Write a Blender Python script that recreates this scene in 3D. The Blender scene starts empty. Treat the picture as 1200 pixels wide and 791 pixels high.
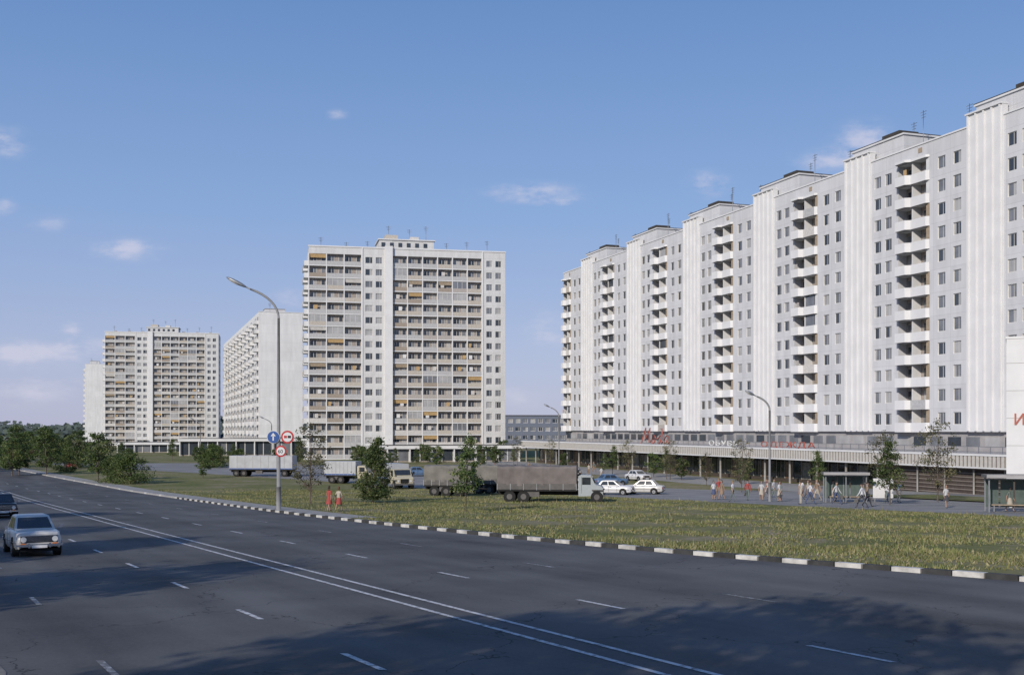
import bpy, math, random
import numpy as np
from mathutils import Vector, Matrix
random.seed(7); rng=np.random.default_rng(7)
R=math.radians
scene=bpy.context.scene
COL=scene.collection

# ---------------------------------------------------------------- terrain
def gz(y):
    t=(124-y)/12.0
    return -7+0.36*(math.log1p(math.exp(t)) if t<30 else t)

# ---------------------------------------------------------------- materials
MATS={}
def nt(name):
    m=bpy.data.materials.new(name); m.use_nodes=True
    n=m.node_tree; b=n.nodes['Principled BSDF']
    return m,n,b
def link(n,a,b): n.links.new(a,b)
def flat(name,col,rough=0.7,metal=0.0,var=0.12,scale=3.0,bump=0.0,spec=0.3):
    if name in MATS: return MATS[name]
    m,n,b=nt(name)
    tc=n.nodes.new('ShaderNodeTexCoord'); no=n.nodes.new('ShaderNodeTexNoise')
    no.inputs['Scale'].default_value=scale; no.inputs['Detail'].default_value=3
    link(n,tc.outputs['Object'],no.inputs['Vector'])
    mr=n.nodes.new('ShaderNodeMapRange')
    mr.inputs['From Min'].default_value=.3; mr.inputs['From Max'].default_value=.7
    mr.inputs['To Min'].default_value=1-var; mr.inputs['To Max'].default_value=1+var
    link(n,no.outputs['Fac'],mr.inputs['Value'])
    vm=n.nodes.new('ShaderNodeVectorMath'); vm.operation='SCALE'
    vm.inputs[0].default_value=col[:3]; link(n,mr.outputs['Result'],vm.inputs['Scale'])
    link(n,vm.outputs['Vector'],b.inputs['Base Color'])
    b.inputs['Roughness'].default_value=rough; b.inputs['Metallic'].default_value=metal
    b.inputs['Specular IOR Level'].default_value=spec
    if bump:
        bp=n.nodes.new('ShaderNodeBump'); bp.inputs['Strength'].default_value=bump
        link(n,no.outputs['Fac'],bp.inputs['Height']); link(n,bp.outputs['Normal'],b.inputs['Normal'])
    MATS[name]=m; return m
def panel(name,col,pz,oz,px,ox,axis='X',dark=.82,lw=.02):
    m,n,b=nt(name)
    tc=n.nodes.new('ShaderNodeTexCoord'); sp=n.nodes.new('ShaderNodeSeparateXYZ')
    link(n,tc.outputs['Object'],sp.inputs[0])
    def seam(out,per,off):
        a=n.nodes.new('ShaderNodeMath'); a.operation='SUBTRACT'; link(n,out,a.inputs[0]); a.inputs[1].default_value=off
        d=n.nodes.new('ShaderNodeMath'); d.operation='DIVIDE'; link(n,a.outputs[0],d.inputs[0]); d.inputs[1].default_value=per
        f=n.nodes.new('ShaderNodeMath'); f.operation='FRACT'; link(n,d.outputs[0],f.inputs[0])
        fl=n.nodes.new('ShaderNodeMath'); fl.operation='FLOOR'; link(n,d.outputs[0],fl.inputs[0])
        l=n.nodes.new('ShaderNodeMath'); l.operation='LESS_THAN'; link(n,f.outputs[0],l.inputs[0]); l.inputs[1].default_value=lw*2.8/per
        return l.outputs[0],fl.outputs[0]
    s1,f1=seam(sp.outputs['Z'],pz,oz); s2,f2=seam(sp.outputs[axis],px,ox)
    mx=n.nodes.new('ShaderNodeMath'); mx.operation='MAXIMUM'; link(n,s1,mx.inputs[0]); link(n,s2,mx.inputs[1])
    # tone per panel
    cb=n.nodes.new('ShaderNodeCombineXYZ'); link(n,f1,cb.inputs[0]); link(n,f2,cb.inputs[1])
    wn=n.nodes.new('ShaderNodeTexWhiteNoise'); wn.noise_dimensions='2D'; link(n,cb.outputs[0],wn.inputs['Vector'])
    wr=n.nodes.new('ShaderNodeMapRange'); wr.inputs['To Min'].default_value=.955; wr.inputs['To Max'].default_value=1.03; link(n,wn.outputs['Value'],wr.inputs['Value'])
    mp=n.nodes.new('ShaderNodeMapping'); mp.inputs['Scale'].default_value=(.5,.5,.12)
    link(n,tc.outputs['Object'],mp.inputs[0])
    no=n.nodes.new('ShaderNodeTexNoise'); no.inputs['Scale'].default_value=1.6; no.inputs['Detail'].default_value=4
    link(n,mp.outputs[0],no.inputs['Vector'])
    mr=n.nodes.new('ShaderNodeMapRange'); mr.inputs['From Min'].default_value=.3; mr.inputs['From Max'].default_value=.7
    mr.inputs['To Min'].default_value=.90; mr.inputs['To Max'].default_value=1.05
    link(n,no.outputs['Fac'],mr.inputs['Value'])
    m2=n.nodes.new('ShaderNodeMapRange'); m2.inputs['To Min'].default_value=1; m2.inputs['To Max'].default_value=dark
    link(n,mx.outputs[0],m2.inputs['Value'])
    mu=n.nodes.new('ShaderNodeMath'); mu.operation='MULTIPLY'; link(n,mr.outputs[0],mu.inputs[0]); link(n,m2.outputs[0],mu.inputs[1])
    mu2=n.nodes.new('ShaderNodeMath'); mu2.operation='MULTIPLY'; link(n,mu.outputs[0],mu2.inputs[0]); link(n,wr.outputs[0],mu2.inputs[1])
    vm=n.nodes.new('ShaderNodeVectorMath'); vm.operation='SCALE'; vm.inputs[0].default_value=col
    link(n,mu2.outputs[0],vm.inputs['Scale']); link(n,vm.outputs['Vector'],b.inputs['Base Color'])
    b.inputs['Roughness'].default_value=.75; b.inputs['Specular IOR Level'].default_value=.25
    return m

M_white=flat('white_concrete',(.67,.67,.67),.75,var=.06,scale=.6)
M_white2=flat('white_rib_concrete',(.69,.69,.69),.75,var=.05,scale=.5)
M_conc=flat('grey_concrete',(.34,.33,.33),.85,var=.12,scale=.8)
M_roof=flat('roof_felt',(.06,.055,.05),.9,var=.2)
M_gdark=flat('window_glass_dark',(.045,.055,.07),.08,var=.3,scale=.3,spec=.6)
M_gmid=flat('window_glass_curtain',(.17,.18,.20),.15,var=.3,scale=.4,spec=.6)
M_glight=flat('window_glass_light',(.38,.38,.38),.25,var=.2,scale=.4,spec=.5)
M_frame=flat('window_frame',(.60,.59,.56),.5,var=.04)
M_asph2=flat('plaza_asphalt',(.23,.225,.22),.9,var=.18,scale=.35,bump=.1)
M_black=flat('black_rubber',(.02,.02,.02),.8,var=.2)
M_metal=flat('galvanised_metal',(.30,.31,.32),.45,metal=.6,var=.1)
M_chrome=flat('chrome',(.6,.6,.62),.2,metal=1,var=.03)
GL=[M_gdark,M_gdark,M_gmid,M_gmid,M_glight]

# ---------------------------------------------------------------- mesh builder
class MB:
    def __init__(s): s.v=[];s.f=[];s.m=[];s.mats=[];s.sm=[]
    def mi(s,mat):
        if mat not in s.mats: s.mats.append(mat)
        return s.mats.index(mat)
    def poly(s,pts,mat,sm=False):
        b=len(s.v); s.v+= [tuple(p) for p in pts]; s.f.append(tuple(range(b,b+len(pts)))); s.m.append(s.mi(mat)); s.sm.append(sm)
    def box(s,x0,x1,y0,y1,z0,z1,mat,M=None):
        p=[(x0,y0,z0),(x1,y0,z0),(x1,y1,z0),(x0,y1,z0),(x0,y0,z1),(x1,y0,z1),(x1,y1,z1),(x0,y1,z1)]
        if M is not None: p=[tuple(M@Vector(q)) for q in p]
        b=len(s.v); s.v+=p; k=s.mi(mat)
        for f in ((0,3,2,1),(4,5,6,7),(0,1,5,4),(1,2,6,5),(2,3,7,6),(3,0,4,7)):
            s.f.append(tuple(b+i for i in f)); s.m.append(k); s.sm.append(False)
    def tube(s,pts,rad,mat,n=8,cap=True,sm=True):
        pts=[Vector(p) for p in pts]
        if not hasattr(rad,'__len__'): rad=[rad]*len(pts)
        b=len(s.v); k=s.mi(mat)
        for i,p in enumerate(pts):
            d=(pts[min(i+1,len(pts)-1)]-pts[max(i-1,0)])
            if d.length<1e-9: d=Vector((0,0,1))
            d.normalize()
            a=Vector((0,0,1)) if abs(d.z)<.9 else Vector((1,0,0))
            u=d.cross(a).normalized(); w=d.cross(u).normalized()
            for j in range(n):
                an=2*math.pi*j/n
                s.v.append(tuple(p+(u*math.cos(an)+w*math.sin(an))*rad[i]))
        for i in range(len(pts)-1):
            for j in range(n):
                s.f.append((b+i*n+j,b+i*n+(j+1)%n,b+(i+1)*n+(j+1)%n,b+(i+1)*n+j)); s.m.append(k); s.sm.append(sm)
        if cap:
            s.f.append(tuple(b+j for j in range(n))); s.m.append(k); s.sm.append(False)
            e=b+(len(pts)-1)*n
            s.f.append(tuple(e+j for j in range(n))[::-1]); s.m.append(k); s.sm.append(False)
    def ell(s,c,r,mat,nu=12,nv=8,M=None,zmin=-1.0):
        b=len(s.v); k=s.mi(mat)
        for i in range(nv+1):
            th=math.pi*i/nv; z=max(math.cos(th),zmin)
            for j in range(nu):
                ph=2*math.pi*j/nu
                p=Vector((c[0]+r[0]*math.sin(th)*math.cos(ph),c[1]+r[1]*math.sin(th)*math.sin(ph),c[2]+r[2]*z))
                if M is not None: p=M@p
                s.v.append(tuple(p))
        for i in range(nv):
            for j in range(nu):
                s.f.append((b+i*nu+j,b+(i+1)*nu+j,b+(i+1)*nu+(j+1)%nu,b+i*nu+(j+1)%nu)); s.m.append(k); s.sm.append(True)
    def mesh(s,name):
        me=bpy.data.meshes.new(name); me.from_pydata(s.v,[],s.f)
        for m in s.mats: me.materials.append(m)
        me.polygons.foreach_set('material_index',s.m); me.polygons.foreach_set('use_smooth',s.sm)
        me.update(); return me
    def obj(s,name,loc=(0,0,0),rz=0,parent=None):
        return place(s.mesh(name),name,loc,rz,parent)
def place(me,name,loc=(0,0,0),rz=0,parent=None,sc=1):
    o=bpy.data.objects.new(name,me); o.location=loc; o.rotation_euler=(0,0,rz)
    if sc!=1: o.scale=(sc,sc,sc) if not hasattr(sc,'__len__') else sc
    COL.objects.link(o)
    if parent: o.parent=parent
    return o

def window(mb,P,s0,s1,z0,z1,depth=.18,wallm=None,mull=None,mats=GL):
    wallm=wallm or M_white
    for a,b in (((s0,z0),(s1,z0)),((s1,z0),(s1,z1)),((s1,z1),(s0,z1)),((s0,z1),(s0,z0))):
        mb.poly([P(a[0],a[1],0),P(b[0],b[1],0),P(b[0],b[1],depth),P(a[0],a[1],depth)],wallm)
    g=random.choice(mats)
    mb.poly([P(s0,z0,depth),P(s1,z0,depth),P(s1,z1,depth),P(s0,z1,depth)],g)
    fd=depth-.04; w=.09
    def bar(a,b,c,d,dd=0,mt=None): mb.poly([P(a,c,fd+dd),P(b,c,fd+dd),P(b,d,fd+dd),P(a,d,fd+dd)],mt or M_frame)
    bar(s0,s1,z0,z0+w); bar(s0,s1,z1-w,z1); bar(s0,s0+w,z0+w,z1-w); bar(s1-w,s1,z0+w,z1-w)
    mm=mull if mull else s0+(s1-s0)*.62
    bar(mm-.04,mm+.04,z0+w,z1-w)
    if random.random()<.35:   # drawn curtain on one side
        if random.random()<.5: bar(s0+w,s0+w+.3,z0+w,z1-w,.02,M_glight)
        else: bar(mm+.04,s1-w,z0+w,z1-w,.02,M_glight)
def facade(mb,P,xs,zs,cell,depth=.18):
    for i in range(len(xs)-1):
        for j in range(len(zs)-1):
            k=cell(i,j)
            if k is None: continue
            if k=='win': window(mb,P,xs[i],xs[i+1],zs[j],zs[j+1],depth)
            else: mb.poly([P(xs[i],zs[j],0),P(xs[i+1],zs[j],0),P(xs[i+1],zs[j+1],0),P(xs[i],zs[j+1],0)],k)

PAR=[flat('parapet_beige',(.48,.44,.38)),flat('parapet_grey',(.45,.45,.45)),flat('parapet_brown',(.33,.28,.23)),
     flat('parapet_ochre',(.48,.33,.16)),flat('parapet_pale',(.57,.55,.52)),flat('parapet_warmgrey',(.41,.38,.35))]
PW=[5,6,1.8,.7,4.5,4]
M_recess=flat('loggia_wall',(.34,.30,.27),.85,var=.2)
M_wood=flat('loggia_tan_panel',(.36,.29,.21),.7,var=.15)

def antenna(mb,x,y,z,h=3.5,m=None):
    mb.tube([(x,y,z),(x,y,z+h)],.045,M_metal,4)
    for k in range(3):
        zz=z+h-.2-.35*k; mb.tube([(x-.6+.1*k,y,zz),(x+.6-.1*k,y,zz)],.03,M_metal,4)

# ================================================================ RIGHT BUILDING
def apartment_block_long():
    fh=2.82; nf=12; zb=-.3; top=35.3
    wall=panel('long_block_panels',(.60,.605,.62),fh,zb,2.99,0.4,dark=.84)
    L=156.0; D=13
    mb=MB()
    P=lambda s,z,d:(s,d,z)
    zs=[zb]
    for k in range(nf): zs+= [zb+k*fh+.85, zb+k*fh+2.35]
    zs.append(top)
    cent=[14+23.55*k for k in range(6)]
    spans=[(0,cent[0]-2.8,-6.75)]
    for k in range(6):
        a=cent[k]+2.8; b=cent[k+1]-2.8 if k<5 else L
        spans.append((a,b,a))
    for (a,b,o) in spans:
        wins=[(o+c-.68,o+c+.68) for c in (1.25,3.4,13.4,16.1) if o+c-.7>a and o+c+.7<b]
        b0,b1=max(o+5.4,a+.3),min(o+11.3,b)
        hasb=b1-b0>2
        xs=[a]
        segs=[]
        for w in wins: segs.append((w[0],w[1],'win'))
        if hasb: segs.append((b0,b1,'bal'))
        segs.sort()
        kinds=[]
        for s0,s1,k in segs:
            xs+=[s0,s1]; kinds+=['wall',k]
        xs.append(b); kinds.append('wall')
        def cell(i,j):
            k=kinds[i]
            if k=='bal': return None
            if k=='win' and j%2==1: return 'win'
            return wall
        facade(mb,P,xs,zs,cell)
        if hasb:
            for s in (b0,b1): mb.poly([P(s,zb,0),P(s,zb,1.3),P(s,top,1.3),P(s,top,0)],wall)
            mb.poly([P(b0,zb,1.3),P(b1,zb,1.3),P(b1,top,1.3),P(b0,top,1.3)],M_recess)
            mb.poly([P(b0,zb+nf*fh+.25,0),P(b1,zb+nf*fh+.25,0),P(b1,top,0),P(b0,top,0)],wall)
            w=b1-b0; mid=b0+w*.45
            mb.box(mid-.08,mid+.08,.02,1.29,zb,zb+nf*fh+.2,M_white)
            for k in range(nf+1):
                z0=zb+k*fh
                pts=[(b0+.05,0.0),(b0+.5,-.95),(mid-.25,-.95),(mid+.1,-.35),(b1-.35,-.35),(b1-.03,0.0)]
                top_=[(p[0],p[1],z0+.14) for p in pts]; bot=[(p[0],p[1],z0-.06) for p in pts]
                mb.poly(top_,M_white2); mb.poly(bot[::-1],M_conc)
                mb.box(b0+.02,b1-.02,.0,1.29,z0-.06,z0+.14,M_white)
                pz=z0+1.12 if k<nf else z0+.25
                for q in range(5):
                    p0,p1=pts[q],pts[q+1]
                    mb.poly([(p0[0],p0[1],z0-.06),(p1[0],p1[1],z0-.06),(p1[0],p1[1],pz),(p0[0],p0[1],pz)],M_white2 if q!=3 or random.random()<.85 else random.choice(PAR[:2]+PAR[4:]))
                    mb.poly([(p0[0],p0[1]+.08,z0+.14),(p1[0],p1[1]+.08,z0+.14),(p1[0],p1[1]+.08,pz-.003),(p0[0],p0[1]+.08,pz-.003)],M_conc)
                if k==nf: continue
                for (u0,u1) in ((b0+.35,mid-.9),(mid+.7,b1-.4)):
                    g=random.choice(GL)
                    mb.poly([P(u0,z0+.9,1.27),P(u1,z0+.9,1.27),P(u1,z0+2.3,1.27),P(u0,z0+2.3,1.27)],g)
                    mb.poly([P((u0+u1)/2-.05,z0+.9,1.25),P((u0+u1)/2+.05,z0+.9,1.25),P((u0+u1)/2+.05,z0+2.3,1.25),P((u0+u1)/2-.05,z0+2.3,1.25)],M_frame)
                mb.poly([P(mid-.75,z0+.15,1.27),P(mid-.15,z0+.15,1.27),P(mid-.15,z0+2.3,1.27),P(mid-.75,z0+2.3,1.27)],M_wood)
                mb.box(b1-.7,b1-.1,.05,.1,z0+.14,z0+fh-.07,M_wood if random.random()<.6 else M_white)
                if random.random()<.22:
                    mb.box(mid+.12,b1-.95,.12,.15,z0+1.12,z0+fh-.1,random.choice(GL))
                if random.random()<.25:
                    xx=random.uniform(b0+.6,mid-.9); mb.box(xx,xx+.6,-.6,-.57,z0+1.15,z0+1.9,random.choice(PAR))
            mb.box(mid+1.2,mid+1.9,-.06,-.004,top-.95,top-.35,M_wood)
    for c in cent:
        mb.box(c-2.8,c+2.8,-.22,.6,zb,top+1.3,M_white2)
        for q in range(5):
            x=c-2.62+q*1.26
            mb.box(x,x+.22,-.42,-.223,zb+.1,top+1.25,M_white2)
        mb.box(c-2.85,c+2.85,-.5,.62,top+1.303,top+1.5,M_white)
        mb.box(c-2.6,c+8.0,1.0,9,top+.01,top+2.5,wall)
        mb.box(c-2.8,c+8.2,.8,9.2,top+2.503,top+2.72,M_white)
        mb.box(c-2.82,c+8.22,.78,9.22,top+2.723,top+2.82,M_roof)
        mb.box(c+3.0,c+6.5,1.5,4.5,top+2.82,top+3.5,M_roof)
        antenna(mb,c+10.5,2,top,5.0); antenna(mb,c-6,3,top,4); antenna(mb,c+5,5,top+2.8,2.4)
        for q in range(3): 
            xx=c+10+q*1.6; mb.box(xx,xx+.7,5,5.7,top,top+1.3,M_conc)
    mb.box(0,L,.3,D,top-.4,top-.1,M_roof)
    for (a,b,o) in spans: mb.box(a+.01,b-.01,-.12,.28,top+.001,top+.18,M_white2)
    mb.poly([(0,1.3,zb),(0,D,zb),(0,D,top),(0,1.3,top)],wall); mb.poly([(0,0,zb+nf*fh),(0,1.3,zb+nf*fh),(0,1.3,top),(0,0,top)],wall)
    mb.poly([(L,0,zb),(L,D,zb),(L,D,top),(L,0,top)],wall)
    mb.poly([(0,D,-7.3),(L,D,-7.3),(L,D,top),(0,D,top)],wall)
    mb.box(.2,L-.2,.5,D-.2,-7.4,zb-.003,M_conc)
    x=1.0
    while x<L-3:
        mb.box(x,x+2.2,.44,.497,-2.0,-.9,random.choice(GL)); x+=3.1
    main=mb.obj('tower_walls')
    # podium
    pb=MB()
    M_fl=flat('fascia_slats',(.52,.50,.46),.6,var=.08)
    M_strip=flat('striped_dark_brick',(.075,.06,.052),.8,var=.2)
    X0,X1=11.0,150.5
    pb.box(X0,X1,-13.6,.49,-2.85,-2.55,M_conc)
    pb.box(X0,X1,-14.0,-13.6,-3.75,-2.45,flat('fascia_backing',(.20,.18,.17)))
    pb.box(X0,X1,-14.12,-14.003,-2.62,-2.40,M_white); pb.box(X0,X1,-14.12,-14.003,-3.85,-3.70,M_white)
    x=X0+.1
    while x<X1-.3:
        pb.box(x,x+.34,-14.07,-14.004,-3.69,-2.63,M_fl); x+=.56
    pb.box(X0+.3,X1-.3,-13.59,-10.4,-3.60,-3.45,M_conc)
    x=X0
    while x<X1:
        pb.box(x,x+.05,-13.2,-13.15,-2.549,-1.75,M_metal); x+=1.6
    pb.box(X0,X1,-13.2,-13.15,-1.75,-1.69,M_metal); 
    M_col=flat('podium_column',(.30,.29,.27))
    x=X0+.6
    while x<131:
        pb.tube([(x,-13.1,-7.3),(x,-13.1,-3.6)],.15,M_col,8); x+=5.9
    x=X0+.5
    shop=flat('shop_glass',(.022,.03,.028),.06,var=.4,scale=.2,spec=.6)
    goods=[flat('shop_display_warm',(.16,.10,.06),.3,var=.4,scale=2),flat('shop_display_pale',(.18,.18,.165),.3,var=.4,scale=2),shop,shop,shop,shop]
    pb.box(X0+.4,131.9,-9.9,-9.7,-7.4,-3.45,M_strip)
    while x<130:
        pb.box(x+.06,x+1.9,-10.06,-10.0,-6.5,-4.3,random.choice(goods))
        pb.box(x+.06,x+1.9,-10.06,-10.0,-4.2,-3.62,shop)
        pb.box(x-.04,x+.04,-10.16,-9.98,-7.3,-3.6,M_col)
        x+=1.97
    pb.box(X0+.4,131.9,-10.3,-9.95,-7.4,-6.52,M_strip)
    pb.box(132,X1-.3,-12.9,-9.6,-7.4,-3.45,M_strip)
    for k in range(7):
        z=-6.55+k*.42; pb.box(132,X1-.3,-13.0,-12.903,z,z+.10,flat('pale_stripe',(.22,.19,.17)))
    for xx in np.arange(132.3,X1-.3,4.2): pb.tube([(xx,-13.3,-7.3),(xx,-13.3,-3.6)],.10,M_col,8)
    pod=pb.obj('shopping_podium')
    e=bpy.data.objects.new('long_apartment_block',None); COL.objects.link(e)
    e.location=(11.7,252,0); e.rotation_euler=(0,0,math.atan2(-.9461,.3239))
    main.parent=e; pod.parent=e
    M_red=flat('red_letters',(.42,.12,.09),.5,var=.05); M_wl=flat('white_letters',(.75,.75,.73),.5,var=.05)
    def text(body,x,z,size,mat,shear=0,xs=1,y=-14.2,off=0.0,nm='sign_letters'):
        cu=bpy.data.curves.new(nm,'FONT'); cu.body=body; cu.size=size; cu.extrude=.05; cu.shear=shear; cu.offset=off
        cu.space_character=1.15
        cu.materials.append(mat)
        o=bpy.data.objects.new(nm,cu); COL.objects.link(o); o.location=(x,y,z); o.rotation_euler=(R(90),0,0); o.scale=(xs,1,1); o.parent=e
    S=[[(0,0),(.5,1.2),(1.0,2.5),(1.15,1.2),(1.25,.5),(1.9,1.6),(2.4,2.5),(2.5,1.2),(2.6,.2),(3.0,.25),(3.3,.6)],
       [(4.2,1.3),(3.7,1.3),(3.4,.7),(3.6,.1),(4.1,.05),(4.5,.6),(4.45,1.1),(4.2,1.3),(4.5,.9),(5.1,.8)],
       [(6.3,1.2),(5.8,1.3),(5.35,.7),(5.5,.1),(5.95,.1),(6.3,.7),(6.5,1.6),(6.2,2.4),(5.6,2.3),(6.2,2.4),(6.45,1.5),(6.4,.4),(6.6,.05),(7.0,.4)],
       [(8.3,1.2),(7.8,1.3),(7.3,.7),(7.45,.1),(7.9,.1),(8.3,.7),(8.4,1.25),(8.35,.4),(8.6,.05),(9.1,.4)]]
    sb=MB()
    for st in S: sb.tube([(69.5+p[0]*1.12+.25*p[1],-13.8,-2.3+p[1]) for p in st],.10,M_red,6)
    for xx in (70,73,76,79): sb.tube([(xx,-13.78,-2.44),(xx,-13.78,-1.9)],.04,M_metal,4)
    so=sb.obj('script_sign'); so.parent=e
    text('ОБУВЬ',92,-2.3,1.0,M_wl,0,2.3,y=-13.8,off=-.01); text('ОДЕЖДА',106,-2.3,1.0,M_red,0,2.5,y=-13.8,off=-.01)
    return e
apartment_block_long()

# ================================================================ TOWERS
def tower_mesh():
    mb=MB(); fh=2.8; nf=17; zb=-7.0; W=46.3; D=17; top=42.2
    wall=panel('tower_panels',(.63,.63,.625),fh,zb,3.6,1.6)
    P=lambda s,z,d:(s,d,z)
    zs=[zb]
    for k in range(nf): zs+=[zb+k*fh+.85,zb+k*fh+2.35]
    zs.append(top)
    def wallzone(a,b,wins):
        xs=[a]; kinds=[]
        for w in wins: xs+=list(w); kinds+=['w','win']
        xs.append(b); kinds.append('w')
        facade(mb,P,xs,zs,lambda i,j:'win' if kinds[i]=='win' and j%2 else wall)
    wallzone(12.4,17.5,[(13.0,14.7),(15.4,16.9)])
    wallzone(40.9,W,[(41.7,43.1),(43.9,45.3)])
    mb.box(17.5,19.3,-.7,.5,zb,top+.6,M_white2)
    mb.box(12.15,12.398,-.15,1.5,zb,top,M_white2)
    mb.box(40.65,40.898,-.15,1.5,zb,top,M_white2)
    def logg(a,b,n,PP,rd=1.0,g=True):
        w=(b-a)/n
        for i in range(n+1):
            s=a+i*w; hw=.11
            mb.poly([PP(s-hw,zb,-.06),PP(s+hw,zb,-.06),PP(s+hw,top-1.5,-.06),PP(s-hw,top-1.5,-.06)],M_white2)
            for q in (-hw,hw): mb.poly([PP(s+q,zb,-.06),PP(s+q,zb,rd),PP(s+q,top-1.5,rd),PP(s+q,top-1.5,-.06)],M_white)
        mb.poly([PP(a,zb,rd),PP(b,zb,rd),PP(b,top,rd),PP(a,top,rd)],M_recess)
        mb.poly([PP(a,zb+nf*fh,0),PP(b,zb+nf*fh,0),PP(b,top,0),PP(a,top,0)],wall)
        for k in range(nf):
            z0=zb+k*fh
            mb.poly([PP(a,z0+.0,-.04),PP(b,z0,-.04),PP(b,z0+.24,-.04),PP(a,z0+.24,-.04)],M_white2)
            mb.poly([PP(a,z0,-.04),PP(b,z0,-.04),PP(b,z0,rd),PP(a,z0,rd)],M_white)
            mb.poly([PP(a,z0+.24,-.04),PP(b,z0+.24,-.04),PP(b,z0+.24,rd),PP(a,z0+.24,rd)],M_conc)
            for i in range(n):
                s0=a+i*w+.12; s1=a+(i+1)*w-.12
                base=PAR[1] if (i%2==0) else PAR[0]
                m=base if random.random()<.45 else random.choices(PAR,PW)[0]
                mb.poly([PP(s0,z0+.27,0),PP(s1,z0+.27,0),PP(s1,z0+1.18,0),PP(s0,z0+1.18,0)],m)
                mb.poly([PP(s0,z0+1.18,0),PP(s1,z0+1.18,0),PP(s1,z0+1.18,.07),PP(s0,z0+1.18,.07)],M_white)
                r=random.random()
                if r<.08 and g:
                    gm=random.choice([M_gmid,M_glight,M_glight])
                    mb.poly([PP(s0,z0+1.2,.08),PP(s1,z0+1.2,.08),PP(s1,z0+2.75,.08),PP(s0,z0+2.75,.08)],gm)
                    for t in (0,.33,.66,1):
                        x=s0+(s1-s0)*t; mb.poly([PP(x-.05,z0+1.2,.05),PP(x+.05,z0+1.2,.05),PP(x+.05,z0+2.75,.05),PP(x-.05,z0+2.75,.05)],M_frame)
                elif r<.15 and g:
                    mb.poly([PP(s0,z0+1.9,.3),PP(s1,z0+1.9,.3),PP(s1,z0+2.75,.1),PP(s0,z0+2.75,.1)],random.choice([M_wood,PAR[3],PAR[4]]))
                mb.poly([PP(s0+.3,z0+1.0,rd-.03),PP(s0+1.7,z0+1.0,rd-.03),PP(s0+1.7,z0+2.4,rd-.03),PP(s0+.3,z0+2.4,rd-.03)],random.choice(GL))
                mb.poly([PP(s1-1.0,z0+.3,rd-.03),PP(s1-.25,z0+.3,rd-.03),PP(s1-.25,z0+2.4,rd-.03),PP(s1-1.0,z0+2.4,rd-.03)],random.choice(GL))
                for q in (.3,.95,1.62): mb.poly([PP(s0+q,z0+1.0,rd-.05),PP(s0+q+.09,z0+1.0,rd-.05),PP(s0+q+.09,z0+2.4,rd-.05),PP(s0+q,z0+2.4,rd-.05)],M_frame)
                mb.poly([PP(s1-1.12,z0+.3,rd-.05),PP(s1-1.0,z0+.3,rd-.05),PP(s1-1.0,z0+2.4,rd-.05),PP(s1-1.12,z0+2.4,rd-.05)],M_frame)
                if random.random()<.2:
                    xx=random.uniform(s0,s1-.9); mb.poly([PP(xx,z0+1.3,.3),PP(xx+.8,z0+1.3,.3),PP(xx+.8,z0+2.2,.3),PP(xx,z0+2.2,.3)],random.choice([PAR[4],M_white,PAR[3]]))
    logg(0.0,12.15,3,P); 
    logg(19.3,40.65,6,P)
    mb.poly([(.002,1.3,zb),(.002,D,zb),(.002,D,top),(.002,1.3,top)],wall)
    for k in range(nf):
        z0=zb+k*fh
        for (a,b) in ((.2,5.0),(9,13.8)):
            mb.box(-1.1,-.01,a,b,z0,z0+.2,M_white2)
            mb.box(-1.15,-1.05,a,b,z0+.201,z0+1.15,random.choices(PAR,PW)[0])
            mb.box(-1.04,-.01,a,a+.08,z0+.201,z0+1.15,M_white)
    mb.poly([(W,0,zb),(W,D,zb),(W,D,top),(W,0,top)],wall)
    for k in range(nf):
        z0=zb+k*fh
        for a in (3,7.5,12): mb.box(W+.01,W+.05,a,a+1.5,z0+.85,z0+2.35,random.choice(GL))
    mb.poly([(0,D,zb),(W,D,zb),(W,D,top),(0,D,top)],wall)
    mb.box(.3,W-.3,1.35,D-.1,top-.6,top-.3,M_roof)
    mb.box(-.15,17.49,-.15,.15,top+.002,top+.3,M_white2); mb.box(19.31,W+.15,-.15,.15,top+.002,top+.3,M_white2)
    mb.box(16.5,29.5,3,12,top-.3,top+2.6,wall); mb.box(16.2,29.8,2.7,12.3,top+2.6,top+2.85,M_white2)
    mb.box(18,21,4,9,top+2.85,top+4.0,PAR[0]); mb.box(24,26,4,9,top+2.85,top+3.7,PAR[4])
    for q in range(6): mb.box(17+q*2,17.9+q*2,2.93,2.99,top+1,top+2,M_gdark)
    for q in range(8): mb.box(3+q*5.6,4+q*5.6,5,6,top-.3,top+1.1,M_conc)
    for x in (3,9,14,19,24,28,33,38,43): antenna(mb,x,6,top-.3 if x<16 or x>30 else top+2.8,random.uniform(2.5,4))
    for a in (13.5,30): mb.box(a,a+3.4,-2.2,-.75,zb+2.5,zb+2.75,M_white2)
    return mb.mesh('apartment_tower')
tw=tower_mesh()
place(tw,'apartment_tower',(-46.9,256,0),R(12))
place(tw,'apartment_tower',(-176.5,481,0),R(12),sc=(1.03,1.03,1))

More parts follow.
